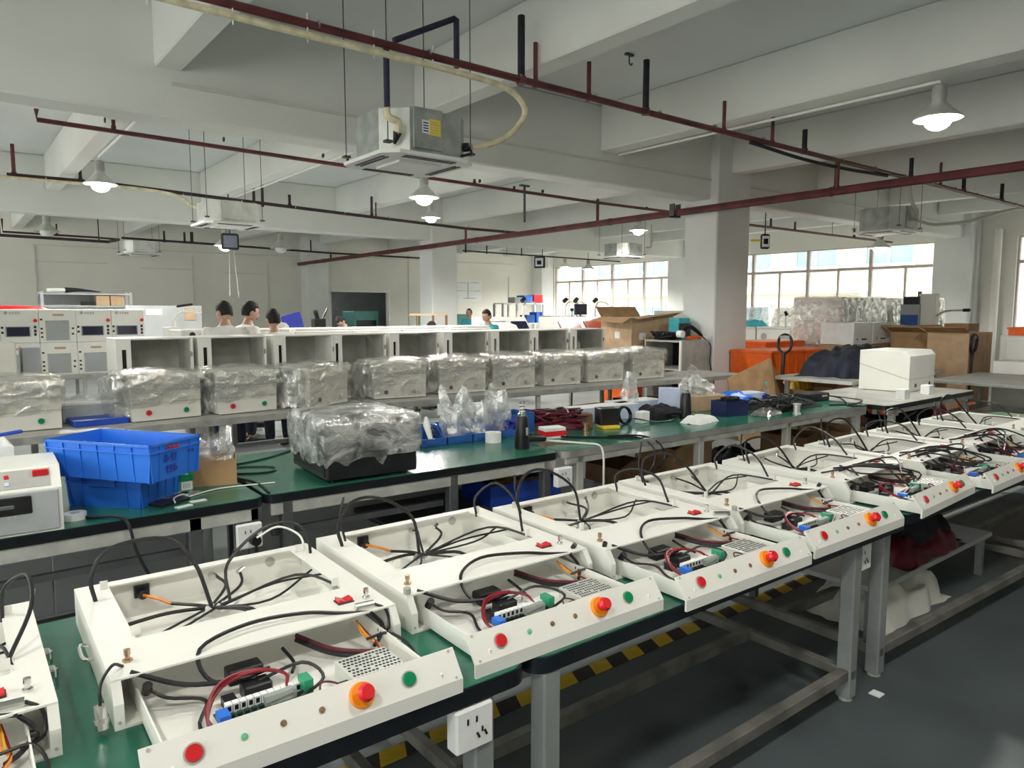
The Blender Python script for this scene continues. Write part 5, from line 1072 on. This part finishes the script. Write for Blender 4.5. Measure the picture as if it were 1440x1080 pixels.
# ------------------------------------------------------------------ back of the hall
t = thing('ceiling_light', 'white ceiling light panel inside the side room', 'lamp', (12.0, 26.6, 3.02)); G().box(-.6, -.3, .02, .6, .3, .08, .01).put('housing', 'ac_white', t); G().box(-.55, -.25, .005, .55, .25, .02).put('diffuser', 'side_room_glow', t)
t = thing('teal_machine', 'teal green machine housing seen through the side room opening', 'machine', (12.55, 25.9, 0), 0, 'teal machines'); G().box(0, 0, 0, 1.1, 1.0, 1.7, .03).put('housing', 'teal_paint', t); G().box(.12, -.01, .5, .98, .0, 1.35).put('dark_door', 'screen_dark', t)
t = thing('teal_machine', 'teal green machine beside the far column behind the standing teal shirt', 'machine', (11.3, 18.2, 0), 0, 'teal machines'); G().box(0, 0, 0, 1.3, .9, 1.62, .03).put('housing', 'teal_paint', t); G().box(.03, -.01, .4, .4, .0, 1.5).put('dark_door', 'deep_blue', t)
t = thing('steel_frame', 'brown steel gantry frame on a bench left of the far column', 'frame', (8.45, 14.2, 0))
g = 1.62
for x in (0, .42, .78): G().box(x-.02, 0, .8, x+.02, .04, g).put('upright', 'cardboard_dark', t)
G().box(-.2, 0, g, .8, .04, g+.04).put('beam', 'cardboard_pale', t); G().box(-.3, -.1, .76, .95, .5, .8).put('top', 'panel_grey', t)
for x in (-.25, .9): G().box(x-.03, .1, 0, x+.03, .3, .76).put('leg', 'panel_grey', t)
t = thing('violet_panel', 'slanted violet cabinet lid left of the person in black', 'lid', (5.55, 14.6, 1.28)); G().box(0, 0, 0, .42, .04, .34, .01).put('lid', 'ink_blue', t, rot=(0, R(-14), 0)); G().box(-.6, -.05, -.06, .5, .3, 0).put('shelf', 'anodised_black', t)
for x in (-.5, .4): G().box(x-.03, 0, -1.28, x+.03, .2, -.06).put('leg', 'anodised_black', t)
t = thing('lab_scope', 'dark microscope on a stand left of the person in black', 'microscope', (6.5, 15.2, 0)); G().box(-.2, -.15, 0, .25, .2, 1.3).put('stand', 'panel_grey', t); G().box(-.1, -.1, 1.3, .16, .1, 1.55, .01).put('body', 'anodised_black', t); G().cyl((.02, 0, 1.5), (-.08, -.1, 1.72), .05, 10).cyl((.1, 0, 1.5), (.22, -.05, 1.78), .02, 8).put('tube', 'anodised_black', t)
p = on_y(643, 393, YB-.03); q = on_y(677, 424, YB-.03)
t = thing('wall_poster', 'large pale lilac site plan poster on the back wall right of the far column', 'poster', (p.x-.2, YB-.03, q.z)); w_ = q.x-p.x+.2; h_ = p.z-q.z
G().box(0, 0, 0, w_, .02, h_).put('sheet', 'paper_white', t)
g = G().box(w_*.5, -.004, .1, w_*.53, 0, h_-.1).box(.05, -.004, h_*.48, w_-.05, 0, h_*.5).box(w_*.62, -.004, h_*.86, w_*.9, 0, h_*.89).box(w_*.35, -.004, .12, w_*.8, 0, .15).box(.05, -.004, h_*.84, .5*w_, 0, h_*.86)
g.put('plan_lines', 'ink_grey', t)
t = thing('shelf_rack', 'white shelf rack with coloured bins near the window corner', 'rack', (15.3, 20, 0))
for x in (0, .62, 1.85):
    for y in (0, .5): G().box(x-.03, y-.03, 0, x+.03, y+.03, 2.0 if x else 1.95).put('post', 'white_metal' if x else 'panel_grey', t)
for z in (.6, 1.25, 1.95): G().box(0, -.03, z, 1.85, .53, z+.04).put('shelf', 'white_metal', t)
G().box(.62, -.045, 1.72, .95, -.03, 1.93).put('sign_plate', 'paper_white', t)
for k, (x, z, w_, h_, m, l) in enumerate(((.55, 1.99, .35, .2, 'panel_grey', 'grey box on top of the white shelf rack'), (.95, 1.99, .45, .27, 'blue_plastic', 'blue bin on top of the white shelf rack'), (1.42, 1.99, .45, .30, 'estop_red', 'red bin on top of the white shelf rack'), (1.1, 1.29, .4, .28, 'bin_blue', 'blue bin on the middle shelf of the white rack'), (1.55, 1.29, .3, .38, 'blue_plastic', 'taller blue bin on the middle shelf of the white rack'), (1.5, 1.29, .0, .0, 'label_yellow', ''))):
    if w_: t2 = thing('plastic_bin', l, 'bin', (15.3+x+.02, 20.05, z), 0, 'bins on the white rack'); G().open_box(0, 0, 0, w_-.04, .4, h_, .012).put('bin', m, t2); G().box(0, -.012, h_-.03, w_-.04, .0, h_).put('rim', m, t2)
# slanted consoles and magnifier arms before the windows
def console(label, loc, rz, w_, m, n=2, h=1.58):
    t = thing('slanted_console', label, 'console', loc, rz, 'slanted white consoles')
    G().prism([(0, 0), (0, 1.12), (.12, 1.16), (.42, h-.04), (.46, h), (.95, h), (.95, 0)], 'x', 0, w_).put('casing', 'white_metal', t)
    k0 = w_/n
    for k in range(n):
        g = G(); a, b = k*k0+.1, (k+1)*k0-.06
        P = lambda x, u, d: (x, .135+.27*u-.02*d, 1.18+.34*u+.015*d)
        g.add([P(a, 0, 0), P(b, 0, 0), P(b, .85, 0), P(a, .85, 0), P(a, 0, 1), P(b, 0, 1), P(b, .85, 1), P(a, .85, 1)], [(4, 5, 6, 7), (0, 1, 5, 4), (1, 2, 6, 5), (2, 3, 7, 6), (3, 0, 4, 7), (0, 1, 2, 3)])
        g.put('screen', m, t)
    for x in (.04, w_-.04): G().cyl((x, -.004, 1.0), (x, .003, 1.0), .03, 10).put('knob', 'dull_inner', t)
    return t
console('white slanted console with two dark red screens in front of the left windows', (11.2, 12.3, 0), R(0), 1.6, 'screen_red')
console('white slanted console with two black screens left of the red-screened one', (9.75, 13.0, 0), R(0), 1.2, 'screen_dark')
console('white slanted console with a dark red screen behind the red-screened pair', (13.7, 15.2, 0), R(0), 1.5, 'screen_red', 1)
t = thing('white_hood', 'white rounded machine hood left of the slanted consoles', 'machine', (9.05, 12.2, 0)); G().prism([(0, 0), (0, 1.28), (.14, 1.42), (.5, 1.48), (.7, 1.48), (.7, 0)], 'x', 0, .75).put('hood', 'white_metal', t); G().box(.1, -.01, 1.0, .35, 0, 1.2).put('panel', 'panel_grey', t)
t = thing('monitor', 'black monitor standing on top of the red-screened console', 'monitor', (12.2, 12.85, 1.58), R(-5)); G().box(-.19, -.02, .05, .19, .02, .31, .008).put('screen', 'screen_dark', t); G().box(-.1, -.08, 0, .1, .08, .015).box(-.02, -.01, .0, .02, .01, .08).put('stand', 'black_plastic', t)
t = thing('meter', 'small dark gauge beside the monitor', 'gauge', (11.92, 12.85, 1.58)); G().cyl((0, 0, 0), (0, 0, .15), .012, 6).cyl((0, -.02, .17), (0, .02, .17), .04, 12).put('gauge', 'anodised_black', t)
def arm(label, loc, rz):
    t = thing('clamp_arm', label, 'lamp', loc, rz, 'jointed clamp arms before the windows')
    G().cyl((0, 0, 0), (0, 0, .25), .025, 8).put('post', 'white_metal', t); G().tube([(0, 0, .25), (.1, 0, .36), (.28, 0, .34), (.36, 0, .28)], .018, 6).put('arm', 'galv_bright', t); G().cyl((-.05, 0, .36), (.04, 0, .44), .05, 10).put('head', 'anodised_black', t)
    return t
for px, y, z, l in ((768, 13.2, 1.58, 'clamp arm above the black-screened console'), (795, 13.2, 1.58, 'clamp arm left of the monitor, left one of two'), (810, 12.9, 1.58, 'clamp arm left of the monitor, right one of two'), (853, 12.9, 1.58, 'clamp arm right of the monitor')):
    p = on_y(px, 440, y); arm(l, (min(max(p.x, 9.8), 12.75) if px != 768 else 10.7, y, z), rnd(-.4, .4))
# window-side counters
for k in range(7):
    t = thing('window_cabinet', '%s white cabinet along the right windows counted from the far end' % ('first', 'second', 'third', 'fourth', 'fifth', 'sixth', 'seventh')[k], 'cabinet', (19.6, 15.2-k*1.15, 0), 0, 'white cabinets along the right windows')
    G().box(0, 0, 0, 1.1, 1.1, 1.18, .01).put('casing', 'white_metal', t); G().box(-.03, -.0, 1.18, 1.1, 1.1, 1.24, .01).put('counter', 'white_metal', t)
    G().cyl((-.012, .85, .95), (.0, .85, .95), .10, 14).put('round_emblem', 'ink_grey', t); G().box(-.01, .2, .55, 0, .6, .6).put('handle', 'dark_steel', t)
    if k < 4: t2 = thing('clear_hood', '%s clear plastic hood standing on the window cabinets' % ('first', 'second', 'third', 'fourth')[k], 'hood', (19.9, 15.3-k*1.15, 1.24), 0, 'clear hoods on the window cabinets'); G().prism([(0, 0), (0, .15), (.2, .55), (.5, .6), (.6, 0)], 'y', 0, .7).put('hood', 'bag_film', t2)
heap('blue_cloth', 'bright blue cloth lying on the white window cabinet right of the near column', 'cloth', (19.95, 13.3, 1.245), 0, .8, .9, .25, 'teal_cloth', 3)
for px, l in ((1105, 'jointed arm on the window cabinets, left one'), (1118, 'jointed arm on the window cabinets, middle one'), (1145, 'jointed arm on the window cabinets, right one')):
    p = on_x(px, 450, 20.0); arm(l, (20.0, p.y, 1.24), R(60))
t = thing('partition_board', 'pale partition board between the left windows and the near column', 'board', (17.3, 14.9, 0)); G().box(0, 0, .1, 1.6, .05, 1.72, .005).put('board', 'wall_paint', t)
for x in (.1, 1.5): G().box(x-.04, -.12, 0, x+.04, .17, .1).put('foot', 'panel_grey', t)
# ------------------------------------------------------------------ around the near column
t = thing('orange_box', 'orange plastic box under the big cardboard box beside the tenth wrapped machine', 'box', (9.4, 8.62, 0)); G().box(0, 0, 0, .75, .7, .55, .02).put('lower_box', 'orange_plastic', t); G().box(0, 0, .56, .75, .7, 1.04, .02).put('upper_box', 'orange_plastic', t)
G().box(.3, -.012, .78, .4, 0, 1.0).put('label', 'paper_white', t)
t = thing('cardboard_box', 'big open cardboard box with raised flaps left of the near column', 'box', (9.36, 8.58, 1.045), R(-4)); L, D, H = .98, .8, .57
G().open_box(0, 0, 0, L, D, H, .008).put('carton', 'cardboard_pale', t)
for pts in ([(0, 0, H), (0, D, H), (-.24, D+.02, H-.06), (-.24, -.02, H-.10)], [(0, 0, H), (L, 0, H), (L+.02, -.2, H+.08), (-.02, -.2, H-.03)], [(L, 0, H), (L, D, H), (L+.22, D, H+.03), (L+.22, 0, H-.06)], [(0, D, H), (L, D, H), (L, D+.15, H+.18), (0, D+.15, H+.18)]):
    P_ = [V(p) for p in pts]; G().add(P_+[p+V((0, 0, .008)) for p in P_], [(0, 1, 2, 3), (4, 5, 6, 7), (0, 1, 5, 4), (1, 2, 6, 5), (2, 3, 7, 6), (3, 0, 4, 7)]).put('flap', 'cardboard', t)
G().box(-.004, .3, .2, 0, .42, .32).box(.18, -.005, .18, .33, 0, .3).put('label', 'paper_white', t)
t = thing('tool_cabinet', 'grey open-sided bench cabinet with a dark inside standing before the near column', 'cabinet', (9.5, 7.62, 0)); W_, D_, H_ = .74, .78, 1.24
G().box(0, 0, 0, W_, .02, H_).put('side_panel', 'dull_inner', t); G().box(0, D_-.02, 0, W_, D_, H_).put('side_panel', 'dull_inner', t); G().box(W_-.02, .02, 0, W_, D_-.02, H_).put('back_panel', 'anodised_black', t)
G().box(0, .02, H_-.03, W_, D_-.02, H_).put('top_panel', 'dull_inner', t); G().box(0, .02, .74, W_-.02, D_-.02, .77).put('shelf', 'dull_inner', t); G().box(-.012, -.01, .0, .02, .03, H_).put('corner_post', 'white_metal', t)
t = thing('angle_grinder', 'dark power tool with an orange handle lying on the grey tool cabinet', 'tool', (9.75, 7.75, 1.245)); G().tube([(-.12, .0, .10), (.1, 0, .22), (.3, -.02, .14), (.42, -.02, .06)], lambda u: .045-.015*u, 8).put('body', 'anodised_black', t); G().cyl((-.12, -.06, .10), (-.12, .04, .10), .06, 14).put('disc', 'foam_white', t); G().tube([(0, -.05, .03), (.2, -.08, .05), (.34, -.06, .03)], .03, 8).put('grip', 'orange_plastic', t)
G().tube([(.42, -.02, .06), (.5, -.15, -.1), (.46, -.18, -.4), (.56, -.2, -.75)], .01, 6).put('lead', 'rubber', t)
wire_heap('wire_heap', 'black tools and leads heaped on the grey tool cabinet', 'tools', (9.66, 8.1, 1.245), 0, .3, .5, .12, ('rubber', 'anodised_black'), 9, 12, .014)
t = thing('teal_case', 'teal and black instrument case behind the power tool', 'case', (10.0, 8.12, 1.245)); G().box(-.08, -.12, 0, .2, .12, .36, .01).put('case', 'teal_cloth', t); G().box(-.09, -.13, .05, .21, -.11, .27).put('black_front', 'black_plastic', t)
# cardboard sheets, crates and trolleys behind the middle benches
t = thing('cardboard_sheet', 'folded brown cardboard sheets leaning in a tent shape behind the shiny bench', 'cardboard', (9.15, 5.75, 0))
for (a, b, h, yy, m) in ((-.85, .15, 1.06, 0, 'cardboard'), (.15, .62, 1.06, .03, 'cardboard_dark')):
    P_ = [V((a, yy-.1, 0)), V((b, yy-.1, 0)), V((b if a < 0 else b+.1, yy+.1, h if a < 0 else .5)), V((a if a > 0 else a+.0, yy+.1, .82 if a < 0 else h))]
    G().add(P_+[p+V((0, .02, 0)) for p in P_], [(0, 1, 2, 3), (4, 5, 6, 7), (0, 1, 5, 4), (1, 2, 6, 5), (2, 3, 7, 6), (3, 0, 4, 7)]).put('sheet', m, t)
for k, (x, y, z, w_, d_, h_, l) in enumerate(((10.75, 6.75, 0, 1.0, .8, 1.07, 'tall orange crate nearest the near column on the right'), (11.8, 6.75, 0, 1.0, .8, 1.06, 'tall orange crate right of the first one'), (11.9, 7.6, 0, 1.3, .8, 1.16, 'orange crate standing behind the two tall orange crates'))):
    t = thing('orange_crate', l, 'crate', (x, y, z), 0, 'orange crates'); n = 2
    for j in range(n):
        z0 = j*h_/n; G().box(0, 0, z0+.003, w_, d_, z0+h_/n-.003, .015).put('crate_tier', 'orange_plastic', t)
        G().box(-.015, -.015, z0+h_/n-.05, w_+.015, d_+.015, z0+h_/n-.01, .006).put('rim', 'orange_plastic', t)
        for u in (.25, .5, .75): G().box(u*w_-.012, -.012, z0+.02, u*w_+.012, 0, z0+h_/n-.05).put('rib', 'orange_plastic', t)
def jack(label, loc, rz):
    t = thing('pallet_jack', label, 'pallet jack', loc, rz, 'pallet jacks')
    G().tube([(0, 0, .2), (0, 0, .7), (0, -.02, 1.08)], .028, 8, 3).put('shaft', 'anodised_black', t)
    G().tube([(0, -.02, 1.06), (-.10, -.03, 1.14), (-.10, -.04, 1.3), (0, -.04, 1.36), (.10, -.04, 1.3), (.10, -.03, 1.14), (0, -.02, 1.06)], .022, 8, 4).put('handle_loop', 'anodised_black', t); G().box(-.09, -.05, 1.29, .09, -.02, 1.35, .008).put('grip', 'dull_inner', t)
    G().box(-.11, -.1, .06, .11, .12, .28, .02).put('pump_housing', 'orange_plastic', t)
    for s_ in (-1, 1):
        G().box(s_*.24-.08, .1, .07, s_*.24+.08, 1.2, .12, .01).put('fork', 'orange_plastic', t); G().cyl((s_*.07-.025, -.05, .075), (s_*.07+.025, -.05, .075), .075, 14).put('wheel', 'rubber', t)
    return t
jack('pallet jack with a black loop handle in front of the orange crates', (10.35, 6.3, 0), R(90))
p = on_y(1367, 470, 4.55); jack('pallet jack with a grey-topped loop handle at right behind the metal tables', (p.x, 4.55, 0), 0)
heap('yellow_bag', 'yellow plastic bag beside the orange crates', 'bag', (10.2, 5.95, .55), 0, .5, .3, .25, 'yellow_bag', 3)
t = thing('cardboard_box', 'open brown box below the yellow bag behind the shiny bench', 'box', (10.1, 5.7, 0)); G().open_box(-.3, -.25, 0, .35, .3, .58, .01).put('carton', 'cardboard', t); G().box(-.05, -.256, .3, .2, -.25, .38).put('label', 'paper_white', t); G().box(0, 0, 0, .01, .5, .25).put('flap', 'cardboard_dark', t, loc=(.35, -.22, .58), rot=(0, R(50), 0))
# pale table with the dark cloth
wt = bench('pale table under the heap of dark navy cloth behind the white machine', (9.42, 4.72, 0), 0, 3.0, 1.15, .80, 'grey_top', 'galv_bright', 'panel_grey', 'galv_bright', .02, .05, (.08, .9), True, 0, None, 'dull_inner', .06, .2, .04)
heap('navy_cloth', 'large heap of dark navy cloth lying on the pale table', 'cloth', (10.95, 5.5, .80), R(12), 2.5, .9, .52, 'navy_cloth', 12, 34)
t = thing('orange_bag', 'orange and grey tool bags on the lower shelf of the pale table', 'bag', (10.4, 5.1, .24)); G().grid(heap_fn(.8, .5, .36, 5), 20, 14).put('bag', 'orange_plastic', t); G().grid(heap_fn(.7, .5, .34, 8), 20, 14).put('grey_bag', 'dull_inner', t, loc=(.75, 0, 0))
LS3 = G().box(9.6, 4.8, .20, 12.2, 5.8, .235).put('low_shelf', 'dull_inner', wt); LS3.matrix_parent_inverse = wt.matrix_basis.inverted()
for k_, (x, y) in enumerate(((9.66, 4.86), (12.14, 4.86), (9.66, 5.74), (12.14, 5.74))): G().box(x-.02, y-.02, 0, x+.02, y+.02, .20).put('leg', 'galv_bright', LS3)
wm = closed_machine('white_machine', 'unwrapped white machine with a sloping lid seam standing on the black-edged bench', (9.43, 3.86, .76), R(4), .84, .58, .49, 'white_metal', None, False)
# white crated goods in front of the right windows
def wrapped_stack(label, loc, w_, d_, nx, nz, z1):
    t = thing('wrapped_stack', label, 'boxes', loc, 0, 'film wrapped stacks of white boxes'); hz = (z1-.14)/nz
    G().box(0, 0, 0, w_, d_, .13).put('pallet', 'cardboard', t)
    for i in range(nx):
        for k in range(nz): G().box(i*w_/nx+.006, 0.01, .14+k*hz+.004, (i+1)*w_/nx-.006, d_-.01, .14+(k+1)*hz-.004, .008).put('box', 'paper_white', t)
    wrap_shell(-.02, -.02, .2, w_+.02, d_+.02, z1+.02, .016, loc[0], 12, .01, .03, .02).put('stretch_film', 'film', t, ang=60)
wrapped_stack('left film-wrapped stack of white boxes before the right windows', (13.35, 6.95, 0), 1.75, 1.0, 3, 4, 1.99)
wrapped_stack('middle film-wrapped stack of white boxes before the right windows', (15.3, 6.9, 0), 1.0, 1.0, 2, 4, 1.99)
wrapped_stack('right film-wrapped stack of white boxes before the right windows', (16.7, 6.9, 0), 1.1, 1.0, 2, 4, 1.99)
for k, (x, l) in enumerate(((12.35, 'left of two pale cartons with black slots before the wrapped stacks'), (13.05, 'right of two pale cartons with black slots before the wrapped stacks'))):
    t = thing('pale_carton', l, 'carton', (x, 6.2, 1.14), 0, 'pale cartons with black slots'); G().box(0, 0, 0, .66, .6, .38, .006).put('carton', 'paper_white', t); G().box(.28, -.004, .08, .46, 0, .105).box(.12, -.004, .075, .14, 0, .12).put('slot', 'black_plastic', t)
boxx('cardboard_stack', 'brown cardboard base box beneath the two pale cartons', 'box', (13.03, 6.5, 0), 0, 1.45, .6, 1.135, 'cardboard')
crumple('plastic_film', 'loose clear film hanging beside the pale cartons', 'film', (13.6, 6.45, 1.137), 0, .3, .4, .34, 'bag_film', 6, 4)
for (x, y, w_, d_, z1, m, l) in ((12.75, 4.55, .95, .62, 1.38, 'cardboard_pale', 'tall plain cardboard box at right, nearest of two'), (13.3, 5.3, .9, .7, 1.36, 'cardboard', 'darker tall cardboard box with open flaps behind the plain one')):
    t = thing('cardboard_box', l, 'box', (x, y, 0)); G().open_box(0, 0, 0, w_, d_, z1, .01).put('carton', m, t)
    G().box(0, .0, 0, .012, d_, .25).put('flap', 'cardboard', t, loc=(0, 0, z1), rot=(0, R(-70), 0)); G().box(0, 0, 0, w_, .012, .22).put('flap', 'cardboard', t, loc=(0, d_, z1), rot=(R(-60), 0, 0))
boxx('small_carton', 'small brown box on top of the tall cardboard boxes', 'box', (14.6, 5.35, 0), 0, .5, .4, 1.5, 'cardboard')
t = thing('white_tester', 'white machine head with a screw plate carrying orange trays at far right', 'machine', (13.25, 3.35, 0)); G().box(0, 0, 0, 1.1, .95, 1.34, .02).put('casing', 'white_metal', t); G().box(-.012, .08, .7, 0, .85, 1.27, .01).put('front_plate', 'white_metal', t); G().cyl((-.02, .3, 1.15), (0, .3, 1.15), .05, 12).put('round_emblem', 'ink_grey', t); G().box(-.02, -.004, .8, .06, 0, 1.25).put('slot', 'dark_steel', t)
for (y0, y1, z0, z1, x, l) in ((3.4, 4.2, 1.345, 1.47, 13.3, 'lower orange tray on the white machine at far right'), (3.42, 4.0, 1.475, 1.70, 13.45, 'upper orange bin stacked on the lower orange tray at far right')):
    t = thing('orange_tray', l, 'tray', (x, y0, z0), 0, 'orange trays'); G().open_box(0, 0, 0, .6, y1-y0, z1-z0, .012).put('tray', 'orange_plastic', t); G().box(-.015, -.015, z1-z0-.03, .0, y1-y0+.015, z1-z0).put('rim', 'orange_plastic', t)
t = thing('test_stand', 'white upright test stand with a crank and blue plate before the right windows', 'machine', (14.9, 6.05, 0)); G().box(-.1, -.15, 0, .1, .15, 2.05, .01).put('column', 'white_metal', t); G().box(-.03, .15, .9, .03, .2, 2.1).put('rail', 'dark_steel', t); G().box(-.16, .1, 1.2, -.1, .45, 1.85).put('back_plate', 'panel_grey', t); G().box(-.165, .12, 1.45, -.155, .44, 1.65).put('blue_plate', 'bin_blue', t); G().box(-.17, .12, 1.85, -.1, .4, 2.0).put('dark_head', 'anodised_black', t)
G().tube([(0, -.1, 1.6), (0, -.3, 1.72), (0, -.6, 1.74)], .02, 6).put('crank', 'galv_bright', t); G().cyl((0, -.6, 1.74), (0, -.72, 1.74), .03, 8).put('crank_grip', 'anodised_black', t)
# metal tables at right
mt = bench('grey metal table at the right edge with a loop-handled jack behind it', (10.5, 1.0, 0), 0, 1.9, 3.25, .8, 'grey_top', 'galvanized', 'dull_inner', 'dull_inner', .02, .035, (.06, .94), True, .04, None, 'dull_inner', .06, .3, .02)
for (x, y, w_, d_, h_, l) in ((12.5, 4.32, .2, .0, .0, ''), (12.45, 3.0, .55, 1.1, .98, 'low white box at right behind the metal table'), (12.5, 2.35, .5, .55, .97, 'narrow white box at the right edge behind the metal table')):
    if h_: t = thing('white_box', l, 'box', (x, y, 0)); G().box(0, 0, 0, w_, d_, h_, .008).put('box', 'white_metal', t); G().box(-.012, .1, .78, 0, .2, .9).put('handle', 'panel_grey', t)
t = thing('tool_bag', 'black and dark red bag hanging at the end of the black-edged bench', 'bag', (10.25, 4.25, 0)); G().grid(heap_fn(.5, .4, .72, 9), 18, 16).put('bag', 'black_cloth', t); G().grid(heap_fn(.3, .3, .6, 4), 14, 12).put('red_flap', 'dark_red_wire', t, loc=(.12, -.25, 0))
LS4 = G().box(10.75, 1.3, .30, 12.3, 4.0, .33).put('low_shelf', 'galv_bright', mt); LS4.matrix_parent_inverse = mt.matrix_basis.inverted()
for (x, y) in ((10.8, 1.35), (12.25, 1.35), (10.8, 3.95), (12.25, 3.95)): G().box(x-.02, y-.02, 0, x+.02, y+.02, .30).put('leg', 'galv_bright', LS4)
for k, (px, w_, h_, m, l) in enumerate(((180, .6, .4, 'dull_inner', 'pale case under the left end of the long grey table'), (345, .6, .45, 'panel_grey', 'grey case under the long grey table behind the small cardboard box'), (395, .45, .38, 'white_metal', 'white case under the long grey table behind the wrapped black box'))):
    p = on_y(px, 600, 6.9); t = thing('stowed_case', l, 'case', (p.x, 6.85, 0), R(-3), 'boxes under the long grey table'); G().box(-w_/2, -.22, 0, w_/2, .22, h_, .008).put('case', m, t); G().box(-.08, -.235, h_*.7, .08, -.22, h_*.7+.03, .004).put('handle', 'anodised_black', t)
# things under the grey tables
for k, (px, w_, h_, m, l) in enumerate(((690, .7, .5, 'cardboard', 'brown carton under the long grey table, left one'), (830, .8, .45, 'cardboard_dark', 'dark brown carton under the long grey table, middle one'), (900, .6, .5, 'anodised_black', 'black case under the long grey table'), (960, .5, .45, 'dark_steel', 'dark case under the right end of the long grey table'))):
    p = on_y(px, 560, 6.95); t = thing('stowed_box', l, 'box', (p.x, 6.95, 0), R(4), 'boxes under the long grey table'); G().box(-w_/2, -.25, 0, w_/2, .25, h_, .006).put('carton', m, t); G().box(-w_/2, -.02, h_, w_/2, .02, h_+.004).put('tape_strip', 'cardboard_pale', t)
for px, py in ((985, 543), (700, 585), (615, 597)):
    p = on_y(px, py, 6.55 if px > 650 else 6.6); socket((p.x, 6.42 if px > 900 else 6.5, .69), {985: 'white socket box under the right end of the long grey table', 700: 'white socket box under the long grey table behind the dark red wires', 615: 'white socket box under the long grey table behind the blue bins'}[px], False, 0, .13, .12, .04)
